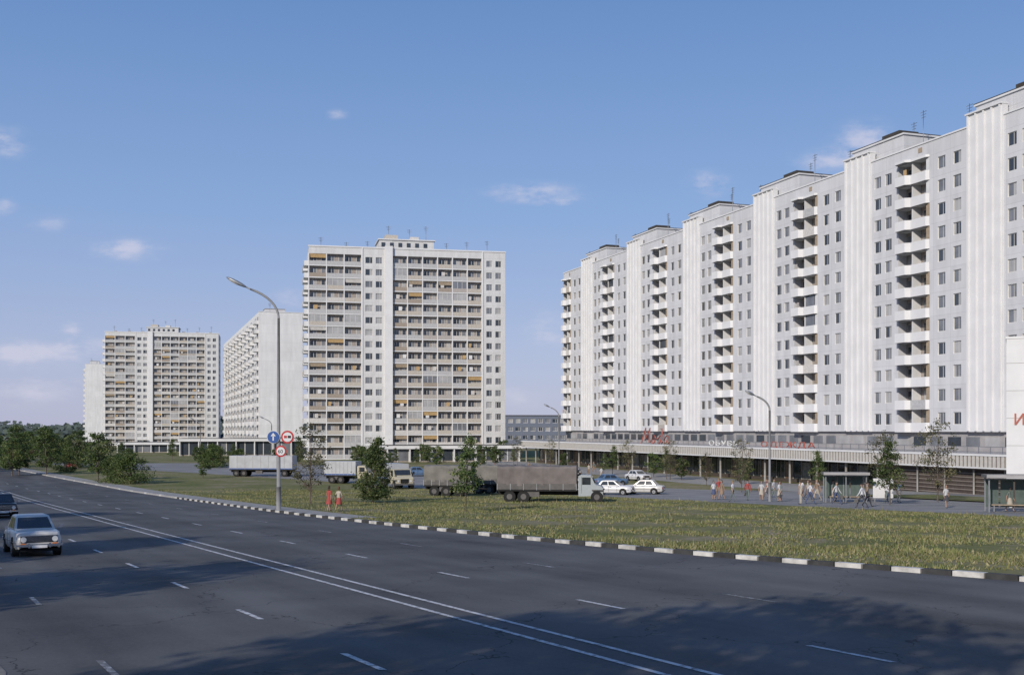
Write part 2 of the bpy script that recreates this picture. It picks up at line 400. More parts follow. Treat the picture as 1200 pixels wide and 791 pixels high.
# ================================================================ SLABS
def slab_mesh(L,W,top,nf=15,nm='apartment_slab'):
    mb=MB(); zb=-7.0; fh=(top-zb-.8)/nf
    wall=panel(nm+'_panels',(.76,.76,.75),fh,zb,6.5,0,dark=.88)
    for pts in ([(0,0),(W,0)],[(W,0),(W,L)],[(W,L),(0,L)],[(0,L),(0,0)]):
        (a,b),(c,d)=pts
        mb.poly([(a,b,zb),(c,d,zb),(c,d,top),(a,b,top)],wall)
    mb.box(.1,W-.1,.1,L-.1,top-.3,top-.05,M_roof)
    mb.box(-.1,W+.1,-.1,.1,top+.002,top+.25,M_white2)
    n=int(L/6.5)
    for i in range(n):
        y=i*6.5+1
        for k in range(nf):
            z0=zb+k*fh
            if i%2==0:
                mb.box(-1.3,-.01,y,y+4.2,z0,z0+.18,M_white2)
                mb.box(-1.35,-1.25,y,y+4.2,z0+.181,z0+1.1,random.choices([M_white]+PAR,[24]+PW)[0])
                mb.box(-1.24,-.01,y,y+.08,z0+.181,z0+1.1,M_white)
                mb.box(-.06,-.005,y+.4,y+3.6,z0+.5,z0+2.3,M_recess)
            else:
                mb.box(-.05,-.005,y,y+1.5,z0+.85,z0+2.3,random.choice(GL)); mb.box(-.05,-.005,y+3,y+4.5,z0+.85,z0+2.3,random.choice(GL))
            mb.box(W+.005,W+.05,y,y+1.6,z0+.85,z0+2.3,random.choice(GL))
    for y in np.arange(10,L-10,25):
        mb.box(3,9,y,y+6,top-.05,top+2.0,M_white); mb.box(2.9,9.1,y-.1,y+6.1,top+2.0,top+2.2,M_conc)
        antenna(mb,4,y-4,top,3.5)
    return mb.mesh(nm)
sm=slab_mesh(135,13.1,35.2)
place(sm,'apartment_slab',(-76,333,0),R(18.9))
place(sm,'apartment_slab',(-231,600,0),R(18.9),sc=(.8,.6,1))

def lowblock(W,D,nf,base,mat,fh=3.0):
    mb=MB(); P=lambda s,z,d:(s,d,z); xs=[0]; kinds=[]
    x=.8
    while x+2<W: xs+=[x,x+1.8]; kinds+=['w','win']; x+=2.7
    xs.append(W); kinds.append('w'); zs=[base]
    for k in range(nf): zs+=[base+k*fh+.9,base+k*fh+2.4]
    zs.append(base+nf*fh+.5); t=zs[-1]
    facade(mb,P,xs,zs,lambda i,j:'win' if kinds[i]=='win' and j%2 else mat)
    mb.poly([(0,0,base),(0,D,base),(0,D,t),(0,0,t)],mat); mb.poly([(W,0,base),(W,D,base),(W,D,t),(W,0,t)],mat); mb.poly([(0,D,base),(W,D,base),(W,D,t),(0,D,t)],mat)
    mb.box(-.2,W+.2,-.2,D+.2,t,t+.25,M_roof)
    return mb
lowblock(40,14,4,-7.1,flat('blue_grey_wall',(.15,.17,.22))).obj('low_apartment_house',(-5,400,-.5),R(4))
lowblock(60,14,4,-7.1,flat('blue_grey_wall2',(.24,.25,.28))).obj('low_apartment_house',(40,520,0),R(-10))
def pavilion(W,D,base,h,nm,loc,rz):
    mb=MB(); mb.box(0,W,0,D,base+h-.7,base+h,M_white); mb.box(.2,W-.2,.2,D-.2,base+h+.001,base+h+.1,M_roof)
    x=.5
    while x<W-2:
        mb.box(x,x+2.2,1.0,1.06,base+.4,base+h-.71,random.choice([M_gdark,M_gdark,M_gmid])); mb.box(x+2.2,x+2.4,.95,1.1,base,base+h-.71,M_frame); x+=2.4
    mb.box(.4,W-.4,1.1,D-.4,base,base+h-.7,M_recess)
    for xx in np.arange(.4,W,4.8): mb.box(xx,xx+.25,.15,.4,base,base+h-.71,M_white)
    return mb.obj(nm,loc,rz)
pavilion(34,14,-7.1,4.6,'shop_pavilion',(-88,292,0),R(12))
pavilion(30,10,-7.1,3.6,'shop_pavilion',(-27,236,0),R(12))
pavilion(26,10,-7.1,3.2,'shop_pavilion',(-118,330,0),R(12))

# ================================================================ GROUND / ROAD
rows=list(np.arange(-80,200,2.0))+[200,230,260,300,350,400,500,600,800,1200,2500,6000]
cy=[-80,10,20,27,33,35.5,42.4,49.6,61,74,88,111,137,182,240,600]
cx=[45,27,21.5,18,14.2,10.9,5.4,0,-7.3,-15.2,-22.8,-35.5,-50.6,-79,-116,-348]
_yy=np.arange(-80,600,1.0); _cc=np.interp(_yy,cy,cx); _k=np.ones(9)/9
_cs=np.convolve(np.pad(_cc,4,mode='edge'),_k,'valid'); _cs[:6]=_cc[:6]; _cs[-6:]=_cc[-6:]
def curb(y): return float(np.interp(y,_yy,_cs))
def cl(y): return -.565*(y-23.6) if y<120 else -.565*96.4-.62*(y-120)
def near(y): return cl(y)-13.5
def sheet(name,left,right,y0,y1,off,mat,nx=1,zf=None):
    ys=[y0]+[r for r in rows if y0<r<y1]+[y1]; mb=MB()
    for a,b in zip(ys[:-1],ys[1:]):
        mb.poly([(left(a),a,gz(a)+off),(right(a),a,gz(a)+off),(right(b),b,gz(b)+off),(left(b),b,gz(b)+off)],mat)
    return mb
def grass_mat():
    m,n,b=nt('grass_ground')
    tc=n.nodes.new('ShaderNodeTexCoord')
    n1=n.nodes.new('ShaderNodeTexNoise'); n1.inputs['Scale'].default_value=.11; n1.inputs['Detail'].default_value=7; n1.inputs['Roughness'].default_value=.7
    n2=n.nodes.new('ShaderNodeTexNoise'); n2.inputs['Scale'].default_value=1.8; n2.inputs['Detail'].default_value=5
    link(n,tc.outputs['Object'],n1.inputs['Vector']); link(n,tc.outputs['Object'],n2.inputs['Vector'])
    ad=n.nodes.new('ShaderNodeMath'); ad.operation='MULTIPLY_ADD'; link(n,n2.outputs['Fac'],ad.inputs[0]); ad.inputs[1].default_value=.45
    link(n,n1.outputs['Fac'],ad.inputs[2])
    cr=n.nodes.new('ShaderNodeValToRGB'); link(n,ad.outputs[0],cr.inputs[0])
    e=cr.color_ramp.elements; e[0].position=.52; e[0].color=(.085,.11,.035,1); e[1].position=.86; e[1].color=(.26,.22,.15,1)
    x=e.new(.68); x.color=(.155,.16,.06,1); x=e.new(.77); x.color=(.20,.185,.09,1)
    link(n,cr.outputs[0],b.inputs['Base Color']); b.inputs['Roughness'].default_value=.95; b.inputs['Specular IOR Level'].default_value=.1
    return m
M_grass=grass_mat()
g1=sheet('g',lambda y:-6000,lambda y:near(y)-.2 if y<=600 else -349.,-80,6000,0,M_grass)
g2=sheet('g',lambda y:curb(y)+.25 if y<=600 else -349.,lambda y:6000,-80,6000,0,M_grass)
b=len(g1.v); g1.v+=g2.v; g1.f+=[tuple(i+b for i in f) for f in g2.f]; g1.m+=g2.m; g1.sm+=g2.sm
g1.poly([(-6000,-6000,gz(-80)),(6000,-6000,gz(-80)),(6000,-80,gz(-80)),(-6000,-80,gz(-80))],M_grass)
g1.obj('ground')
def asphalt():
    m,n,b=nt('road_asphalt')
    tc=n.nodes.new('ShaderNodeTexCoord')
    mp=n.nodes.new('ShaderNodeMapping'); mp.inputs['Scale'].default_value=(.55,.035,1)
    rt=n.nodes.new('ShaderNodeVectorRotate'); rt.inputs['Angle'].default_value=R(-29.5); link(n,tc.outputs['Object'],rt.inputs['Vector'])
    link(n,rt.outputs[0],mp.inputs[0])
    a=n.nodes.new('ShaderNodeTexNoise'); a.inputs['Scale'].default_value=1; a.inputs['Detail'].default_value=3; link(n,mp.outputs[0],a.inputs['Vector'])
    c=n.nodes.new('ShaderNodeTexNoise'); c.inputs['Scale'].default_value=.25; c.inputs['Detail'].default_value=6; link(n,tc.outputs['Object'],c.inputs['Vector'])
    d=n.nodes.new('ShaderNodeTexNoise'); d.inputs['Scale'].default_value=14; d.inputs['Detail'].default_value=4; d.inputs['Roughness'].default_value=.8; link(n,tc.outputs['Object'],d.inputs['Vector'])
    s=n.nodes.new('ShaderNodeMath'); s.operation='ADD'; link(n,a.outputs['Fac'],s.inputs[0]); link(n,c.outputs['Fac'],s.inputs[1])
    s2=n.nodes.new('ShaderNodeMath'); s2.operation='MULTIPLY_ADD'; link(n,d.outputs['Fac'],s2.inputs[0]); s2.inputs[1].default_value=.7; link(n,s.outputs[0],s2.inputs[2])
    cr=n.nodes.new('ShaderNodeValToRGB'); mr=n.nodes.new('ShaderNodeMapRange'); mr.inputs['From Min'].default_value=.98; mr.inputs['From Max'].default_value=1.7
    link(n,s2.outputs[0],mr.inputs['Value']); link(n,mr.outputs[0],cr.inputs[0])
    e=cr.color_ramp.elements; e[0].color=(.055,.055,.057,1); e[1].color=(.145,.143,.142,1)
    v=n.nodes.new('ShaderNodeTexVoronoi'); v.feature='DISTANCE_TO_EDGE'; v.inputs['Scale'].default_value=.16
    n5=n.nodes.new('ShaderNodeTexNoise'); n5.inputs['Scale'].default_value=.9; n5.inputs['Detail'].default_value=4; link(n,tc.outputs['Object'],n5.inputs['Vector'])
    mx=n.nodes.new('ShaderNodeVectorMath'); mx.operation='MULTIPLY_ADD'; link(n,n5.outputs['Color'],mx.inputs[0]); mx.inputs[1].default_value=(2.5,2.5,0); link(n,tc.outputs['Object'],mx.inputs[2])
    link(n,mx.outputs[0],v.inputs['Vector'])
    lt=n.nodes.new('ShaderNodeMath'); lt.operation='LESS_THAN'; link(n,v.outputs['Distance'],lt.inputs[0]); lt.inputs[1].default_value=.003
    mc=n.nodes.new('ShaderNodeMix'); mc.data_type='RGBA'; link(n,lt.outputs[0],mc.inputs['Factor']); link(n,cr.outputs[0],mc.inputs['A']); mc.inputs['B'].default_value=(.05,.05,.05,1)
    link(n,mc.outputs['Result'],b.inputs['Base Color']); b.inputs['Roughness'].default_value=.85; b.inputs['Specular IOR Level'].default_value=.2
    bp=n.nodes.new('ShaderNodeBump'); bp.inputs['Strength'].default_value=.25; bp.inputs['Distance'].default_value=.02; link(n,d.outputs['Fac'],bp.inputs['Height']); link(n,bp.outputs[0],b.inputs['Normal'])
    return m
M_road=asphalt()
sheet('road',lambda y:near(y)-.3,lambda y:curb(y)+.3,-80,600,-.12,M_road).obj('road')
def wob(y): return .35*math.sin(y*.8)+.2*math.sin(y*2.3)
sheet('sh',lambda y:near(y)-.3,lambda y:cl(y)-11.6+wob(y),-60,200,-.112,flat('dusty_shoulder',(.19,.18,.165),.95,var=.3,scale=2.5,bump=.3)).obj('road_shoulder')
def paint(name,wear):
    m,n,b=nt(name); tc=n.nodes.new('ShaderNodeTexCoord'); no=n.nodes.new('ShaderNodeTexNoise'); no.inputs['Scale'].default_value=5; no.inputs['Detail'].default_value=8; no.inputs['Roughness'].default_value=.75
    link(n,tc.outputs['Object'],no.inputs['Vector']); cr=n.nodes.new('ShaderNodeValToRGB'); link(n,no.outputs['Fac'],cr.inputs[0])
    e=cr.color_ramp.elements; e[0].position=wear; e[0].color=(.15,.15,.15,1); e[1].position=wear+.14; e[1].color=(.60,.60,.6,1)
    link(n,cr.outputs[0],b.inputs['Base Color']); b.inputs['Roughness'].default_value=.8; return m
M_paint=paint('road_paint',.38); M_paint2=paint('road_paint_worn',.5)
mk=MB()
NX,NY=.8706,.492
def mark(off,y0,y1,w,mat):
    ys=[y0]+[r for r in rows if y0<r<y1]+[y1]
    for a,b in zip(ys[:-1],ys[1:]):
        xa=cl(a)+off/NX; xb=cl(b)+off/NX; h=w/2/NX
        mk.poly([(xa-h,a,gz(a)-.112),(xa+h,a,gz(a)-.112),(xb+h,b,gz(b)-.112),(xb-h,b,gz(b)-.112)],mat)
mark(0,-60,400,.13,M_paint); mark(-.72,-60,400,.13,M_paint)
for off,ph,per,ln,mt in ((3.35,0.6,6.9,2.0,M_paint),(7.3,3.0,9,2.0,M_paint2),(-4.5,1.0,5.9,1.8,M_paint),(-8.4,2.5,9,1.8,M_paint2)):
    y=-30.0+ph
    while y<150: mark(off,y,y+ln*.87,.12,mt); y+=per
mk.obj('road_markings')
M_kw=flat('kerb_white_paint',(.52,.51,.48),.8,var=.3,scale=2.5); M_kb=flat('kerb_dark_paint',(.05,.05,.05),.85,var=.3,scale=2.5); M_kg=flat('kerb_stone',(.36,.35,.34),.85,var=.15)
kb=MB()
def along(fn,y0,y1,step):
    pts=[]; y=y0
    while y<y1:
        x=fn(y); x2=fn(y+.1); L=math.hypot(x2-x,.1)/.1
        pts.append((x,y)); y+=step/L
    return pts
pts=along(curb,-40,300,1.0)
for i in range(len(pts)-1):
    (xa,ya),(xb,yb)=pts[i],pts[i+1]
    d=Vector((xb-xa,yb-ya)).normalized(); n_=Vector((d.y,-d.x))
    if ya<104: mat=M_kb if i%2==0 else M_kw
    else: mat=M_kg if i%7 else M_kw
    g=.015+random.uniform(0,.02)
    a0=Vector((xa,ya))+d*g; b0=Vector((xb,yb))-d*g
    w=.26 ; t=.03+random.uniform(-.012,.012)
    za,zb=gz(ya),gz(yb)
    A=[(a0.x,a0.y),(a0.x+n_.x*w,a0.y+n_.y*w),(b0.x+n_.x*w,b0.y+n_.y*w),(b0.x,b0.y)]
    bt=[(A[0][0],A[0][1],za-.2),(A[1][0],A[1][1],za-.2),(A[2][0],A[2][1],zb-.2),(A[3][0],A[3][1],zb-.2)]
    tp=[(A[0][0],A[0][1],za+t),(A[1][0],A[1][1],za+t),(A[2][0],A[2][1],zb+t),(A[3][0],A[3][1],zb+t)]
    for f in ((tp[0],tp[1],tp[2],tp[3]),(bt[0],bt[3],tp[3],tp[0]),(bt[1],bt[2],tp[2],tp[1]),(bt[0],bt[1],tp[1],tp[0]),(bt[3],bt[2],tp[2],tp[3])): kb.poly(f,mat)
kb.obj('kerb')
M_pave=flat('pavement',(.30,.29,.27),.9,var=.15,scale=1.2)
sheet('p',lambda y:curb(y)+.5,lambda y:curb(y)+2.6,66,300,.012,M_pave).obj('pavement')
pe=lambda y: float(np.interp(y,[40,61,74,102,125,150,175,205,230],[41,34,27.3,11,-8,-26,-48,-78,-100]))
pr=lambda y: 84.5-.3423*y
sheet('pl',pe,pr,40,104,.006,M_asph2).obj('plaza')
sheet('pl2',pe,lambda y:float(np.interp(y,[104,112,125,150,175,205,230],[pr(104),pr(112),20,8,-2,-20,-50])) ,104,230,.006,M_asph2).obj('parking_lot')
sheet('pl3',lambda y:pr(y)-13-.0*y,pr,112,245,.012,M_pave).obj('podium_pavement')
sheet('lw',lambda y:pr(y)-15,lambda y:pr(y)-6.5,86,108,.10,M_grass).obj('lawn')
def tufts():
    N=62000
    y=34+ (rng.random(N)**1.25)*90
    c=np.array([curb(v) for v in y]); p=np.array([pe(v) for v in y])
    x=c+.45+rng.random(N)*(p-c-.6)
    ok=(p>c+1.5)&((y<66)|(x>c+2.7)); 
    x=x[ok]; y=y[ok]
    pt=np.sin(x*.9+np.sin(y*.5)*2)+np.sin(y*.7+x*.35)+1.1*np.sin(x*.23+1+y*.1)*np.sin(y*.19+x*.05)+rng.normal(0,.7,len(x))
    k=pt>-.3; x=x[k];y=y[k];pt=pt[k];n=len(x)
    z=np.array([gz(v) for v in y])
    nb=3
    tot=n*nb
    X=np.repeat(x,nb)+rng.normal(0,.08,tot); Y=np.repeat(y,nb)+rng.normal(0,.08,tot); Zg=np.repeat(z,nb); PT=np.repeat(pt,nb)
    h=rng.uniform(.04,.12,tot)*(1+.25*np.clip(PT,0,2))*np.where(rng.random(tot)<.025,2.4,1); an=rng.uniform(0,6.283,tot); w=rng.uniform(.015,.04,tot)
    lx=rng.normal(0,.06,tot); ly=rng.normal(0,.06,tot)
    v=np.empty((tot,3,3),np.float32)
    v[:,0,0]=X-np.cos(an)*w; v[:,0,1]=Y-np.sin(an)*w; v[:,0,2]=Zg-.01
    v[:,1,0]=X+np.cos(an)*w; v[:,1,1]=Y+np.sin(an)*w; v[:,1,2]=Zg-.01
    v[:,2,0]=X+lx; v[:,2,1]=Y+ly; v[:,2,2]=Zg+h
    me=bpy.data.meshes.new('grass'); me.vertices.add(tot*3); me.vertices.foreach_set('co',v.ravel())
    me.loops.add(tot*3); me.loops.foreach_set('vertex_index',np.arange(tot*3,dtype=np.int32))
    me.polygons.add(tot); me.polygons.foreach_set('loop_start',np.arange(0,tot*3,3,dtype=np.int32)); me.polygons.foreach_set('loop_total',np.full(tot,3,np.int32))
    for c_ in ((.14,.165,.055),(.205,.20,.08),(.30,.26,.15)): me.materials.append(flat('grass_blade_%d'%int(c_[0]*1000),c_,.8,var=.25,scale=.4))
    me.polygons.foreach_set('material_index',rng.choice([0,1,2],tot,p=[.38,.38,.24]).astype(np.int32)); me.update(calc_edges=True)
    place(me,'grass')
tufts()

# ================================================================ TREES
def leafmat(name,col):
    m,n,b=nt(name)
    oi=n.nodes.new('ShaderNodeObjectInfo'); hs=n.nodes.new('ShaderNodeHueSaturation'); hs.inputs['Color'].default_value=(*col,1)
    mr=n.nodes.new('ShaderNodeMapRange'); mr.inputs['To Min'].default_value=.75; mr.inputs['To Max'].default_value=1.3; link(n,oi.outputs['Random'],mr.inputs['Value']); link(n,mr.outputs[0],hs.inputs['Value'])
    link(n,hs.outputs[0],b.inputs['Base Color']); b.inputs['Roughness'].default_value=.6; b.inputs['Specular IOR Level'].default_value=.25
    tr=n.nodes.new('ShaderNodeBsdfTranslucent'); link(n,hs.outputs[0],tr.inputs['Color'])
    mx=n.nodes.new('ShaderNodeMixShader'); mx.inputs[0].default_value=.3; out=n.nodes['Material Output']
    link(n,b.outputs[0],mx.inputs[1]); link(n,tr.outputs[0],mx.inputs[2]); link(n,mx.outputs[0],out.inputs['Surface'])
    return m
LM=[leafmat('leaf_dark',(.055,.085,.03)),leafmat('leaf_mid',(.09,.13,.04)),leafmat('leaf_light',(.16,.19,.07))]
LB=[leafmat('leafb_dark',(.08,.085,.04)),leafmat('leafb_mid',(.13,.125,.06)),leafmat('leafb_light',(.19,.17,.09))]
M_bark=flat('bark',(.12,.095,.075),.9,var=.3,scale=8,bump=.3)
def tree_mesh(name,h,cr,cb,shape='round',ncl=60,nl=45,ls=.14,mats=LM,seed=1,tr=.1,spread=.42):
    r=np.random.default_rng(seed); mb=MB()
    bend=r.normal(0,.03*h,2)
    tp=[(bend[0]*t*t,bend[1]*t*t,h*.95*t-.1*(t==0)) for t in np.linspace(0,1,7)]
    mb.tube(tp,[tr*(1-.88*t) for t in np.linspace(0,1,7)],M_bark,7)
    cl_=[]
    for i in range(ncl):
        t=r.random()**(1.0 if shape!='cone' else 1.35); z=cb+(h-cb)*t
        if shape=='cone': rad=cr*(1-t)**.75*(.35+.65*min(1,t*6+.3))
        elif shape=='round': rad=cr*math.sqrt(max(.03,1-(2*t-.9)**2/1.3))
        elif shape=='bush': rad=cr*math.sqrt(max(.03,1-t*t))
        else: rad=cr*math.sqrt(max(.05,1-(2*t-1)**2))
        a=r.uniform(0,6.283); q=rad*math.sqrt(r.uniform(.08,1))*r.uniform(.8,1.15)
        c=np.array([bend[0]*t*t+q*math.cos(a),bend[1]*t*t+q*math.sin(a),z]); cl_.append(c)
        if i%2==0:
            zt=max(cb*.8,z-q*.9-.2); tt=min(1,zt/(h*.95))
            s=(bend[0]*tt*tt,bend[1]*tt*tt,zt); m=(s[0]*.5+c[0]*.5,s[1]*.5+c[1]*.5,(zt+z)/2+.1*q*.3)
            r0=max(.012,tr*.42*(1-tt*.7)); mb.tube([s,m,tuple(c)],[r0,r0*.6,r0*.2],M_bark,5,cap=False)
    k=[mb.mi(x) for x in mats]
    for c in cl_:
        sg=spread*cr*r.uniform(.35,.75) if shape!='sparse' else spread*cr*r.uniform(.3,.6)
        tone=int(r.choice([0,1,2],p=[.36,.4,.24])); n_=int(nl*r.uniform(.5,1.4))
        for q in range(n_):
            p=c+r.normal(0,1,3)*np.array([sg,sg,sg*.65])*.62
            if p[2]<cb*.6: continue
            a=r.normal(0,1,3); a/=np.linalg.norm(a); b_=np.cross(a,r.normal(0,1,3)); b_/=np.linalg.norm(b_)+1e-9
            s=ls*r.uniform(.6,1.3); b0=len(mb.v)
            mb.v+= [tuple(p-a*s*.5),tuple(p+b_*s*.34),tuple(p+a*s*.6),tuple(p-b_*s*.34)]
            mb.f.append((b0,b0+1,b0+2,b0+3)); tn=tone if r.random()<.75 else int(r.integers(0,3)); mb.m.append(k[tn]); mb.sm.append(False)
    return mb.mesh(name)
T_dense=tree_mesh('t1',5.2,1.75,.4,'cone',130,60,.15,LM,3,.09,.36)
T_sparse=tree_mesh('t2',6.3,1.6,1.2,'sparse',75,26,.14,LB,5,.07,.4)
T_young=tree_mesh('t3',5.0,1.3,1.4,'cone',60,42,.15,LM,8,.06,.42)
T_round=tree_mesh('t4',7.5,2.6,1.4,'round',90,60,.26,LM,11,.16,.36)
T_round2=tree_mesh('t5',8.2,2.3,1.6,'round',90,55,.26,LM,21,.15,.38)
T_bush=tree_mesh('t6',3.6,2.6,.1,'bush',80,60,.2,[LM[1],LM[1],LM[2]],14,.08,.36)
T_small=tree_mesh('t7',4.2,1.4,.9,'round',45,40,.22,LM,17,.07,.4)
T_big=tree_mesh('t8',15.5,4.2,4.5,'round',150,60,.38,LM,33,.3,.36)
T_big2=tree_mesh('t9',14,4.6,4.5,'round',130,60,.38,LM,37,.3,.38)
def put(me,name,x,y,sc=1,rz=None):
    return place(me,name,(x,y,gz(y)-.03),random.uniform(0,6.28) if rz is None else rz,sc=sc)
put(T_sparse,'young_birch_tree',-16,88,1.0,1.0)
put(T_dense,'linden_tree',-11.4,91,1.03)
put(T_young,'young_linden_tree',-3.1,74,1.0)
put(T_young,'young_linden_tree',29.3,86,1.0)
put(T_sparse,'young_birch_tree',35.3,92,1.08); put(T_sparse,'young_birch_tree',32.9,98,.95); put(T_sparse,'young_birch_tree',24.2,117,.9)
put(T_round,'deciduous_tree',-56,150,.85); put(T_bush,'shrub',-48.5,141,1.05); put(T_bush,'shrub',-51.3,144,.95); put(T_small,'young_tree',-44,158,.7)
for i in range(26):
    yy=random.uniform(168,255); u=random.uniform(-40,105); xx=(u-600)/1300*yy
    put(random.choice([T_round,T_round2,T_bush]),'deciduous_tree',xx,yy,random.uniform(.65,1.0))
for i in range(34):
    yy=random.uniform(190,246); u=random.uniform(105,600); xx=(u-600)/1300*yy
    put(random.choice([T_small,T_small,T_young,T_bush]),'young_tree',xx,yy,random.uniform(.65,1.15))
for i in range(14):
    s=random.uniform(20,130); off=random.uniform(4,13)
    x=11.7+.3239*s-.9461*(14+off); yy=252-.9461*s-.3239*(14+off)
    if yy<100: continue
    put(random.choice([T_small,T_young,T_sparse]),'young_tree',x,yy,random.uniform(.6,.9))
for (x,yy,s,t) in ((-3,-13,1.0,T_big),(-9.5,-3,1.05,T_big2),(3,-17,1.0,T_big2),(-16.5,-7,1.0,T_big),(-10,-14,1.0,T_big2),(-23,13,.85,T_big2),(-29,25,.8,T_big),(-34,36,.8,T_big2),(-42,50,.8,T_big),(-54,70,.85,T_big2),(-70,98,.8,T_big)):
    put(t,'roadside_tree',x,yy,s)
def forest():
    N=26000
    r=rng
    X=r.uniform(-900,900,N); band=r.integers(0,3,N); Y=np.array([760,900,1150])[band]+r.uniform(-30,30,N)
    H=np.array([9,12,17])[band]*(.75+.25*np.sin(X*.021+band)+.18*np.sin(X*.09+band*2)+.1*np.sin(X*.31))
    Z=-7+H*np.sqrt(r.random(N)); s=r.uniform(1.2,3.2,N)
    v=np.empty((N,4,3),np.float32); a=r.uniform(0,6.28,N); tl=r.normal(0,.5,N)
    for k in range(4):
        an=a+k*1.5708; v[:,k,0]=X+np.cos(an)*s; v[:,k,1]=Y+np.sin(an)*s*tl; v[:,k,2]=Z+np.sin(an)*s*.7
    me=bpy.data.meshes.new('f'); me.vertices.add(N*4); me.vertices.foreach_set('co',v.ravel()); me.loops.add(N*4)
    me.loops.foreach_set('vertex_index',np.arange(N*4,dtype=np.int32)); me.polygons.add(N)
    me.polygons.foreach_set('loop_start',np.arange(0,N*4,4,dtype=np.int32)); me.polygons.foreach_set('loop_total',np.full(N,4,np.int32))
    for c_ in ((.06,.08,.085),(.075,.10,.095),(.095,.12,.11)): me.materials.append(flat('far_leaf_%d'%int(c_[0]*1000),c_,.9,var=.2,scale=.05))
    me.polygons.foreach_set('material_index',r.integers(0,3,N).astype(np.int32)); me.update(calc_edges=True)
    place(me,'distant_forest')
forest()

# ================================================================ LAMPS
M_pole=flat('lamp_pole_paint',(.25,.25,.25),.6,var=.12,scale=2); M_lens=flat('lamp_lens',(.55,.55,.52),.3,var=.05)
def lamp(x,y,H,reach,name='street_lamp',dirx=-1):
    mb=MB(); b=H*.82; 
    mb.tube([(0,0,-.2),(0,0,1.6)],.17 if H>12 else .12,M_pole,10); mb.tube([(0,0,1.6),(0,0,b)],[.135 if H>12 else .09,.085],M_pole,10)
    pts=[]
    for i in range(9):
        t=i/8; a=t*R(62); pts.append((dirx*reach*.62*(1-math.cos(a))/(1-math.cos(R(62))),0,b+(H*.125)*math.sin(a)/math.sin(R(62))))
    mb.tube(pts,[.08]*8+[.06],M_pole,8)
    e=Vector(pts[-1]); d=Vector((dirx*.89,0,.45)).normalized()
    mb.tube([e,e+d*.35],.05,M_pole,8)
    s=reach/3.2
    ang=math.atan2(d.z,abs(d.x))
    M=Matrix.Translation(e+d*(.3+.75*s))@Matrix.Rotation(ang if dirx<0 else -ang,4,'Y')
    mb.ell((0,0,0),(.8*s,.17,.13),M_metal,12,8,M=M); mb.ell((-.1*s,0,-.05),(.55*s,.13,.11),M_lens,12,8,M=M)
    return mb.obj(name,(x,y,gz(y)))
L1=lamp(-16.2,77,16.2,3.2)
L2=lamp(7.4,175,11,2.0); L3=lamp(21.6,93,9.3,1.7); L4=lamp(-46.6,215,9.5,2); L5=lamp(-66,235,9.5,2)
def disc(mb,c,r,mat,n=24,t=.03):
    mb.tube([(c[0],c[1],c[2]),(c[0],c[1]-t,c[2])],r,mat,n,sm=False)
M_blue=flat('sign_blue',(.04,.10,.30),.4,var=.03); M_red=flat('sign_red',(.45,.04,.04),.4,var=.03); M_sw=flat('sign_white',(.65,.65,.65),.4,var=.03); M_sk=flat('sign_black',(.02,.02,.02),.5)
sg=MB(); z=5.05
sg.box(-.75,.95,-.16,-.12,z-.05,z+.02,M_metal)
disc(sg,(-.32,-.18,z),.45,M_sw); disc(sg,(-.32,-.215,z),.41,M_blue)
sg.box(-.37,-.27,-.262,-.252,z-.25,z+.08,M_sw); sg.poly([(-.50,-.262,z+.06),(-.14,-.262,z+.06),(-.32,-.262,z+.3)],M_sw)
disc(sg,(.66,-.18,z),.45,M_red); disc(sg,(.66,-.215,z),.33,M_sw)
sg.box(.42,.62,-.262,-.252,z-.07,z+.1,M_red); sg.box(.68,.9,-.262,-.252,z-.07,z+.1,M_sk)
disc(sg,(.2,-.18,z-.98),.4,M_red); disc(sg,(.2,-.215,z-.98),.29,M_sw)
so=sg.obj('traffic_signs',(-16.2,77,gz(77)))
cu=bpy.data.curves.new('limit_number','FONT'); cu.body='60'; cu.size=.36; cu.materials.append(M_sk); cu.extrude=.004
o=bpy.data.objects.new('limit_number',cu); COL.objects.link(o); o.location=(-.01,-.255,z-1.11); o.rotation_euler=(R(90),0,0); o.parent=so

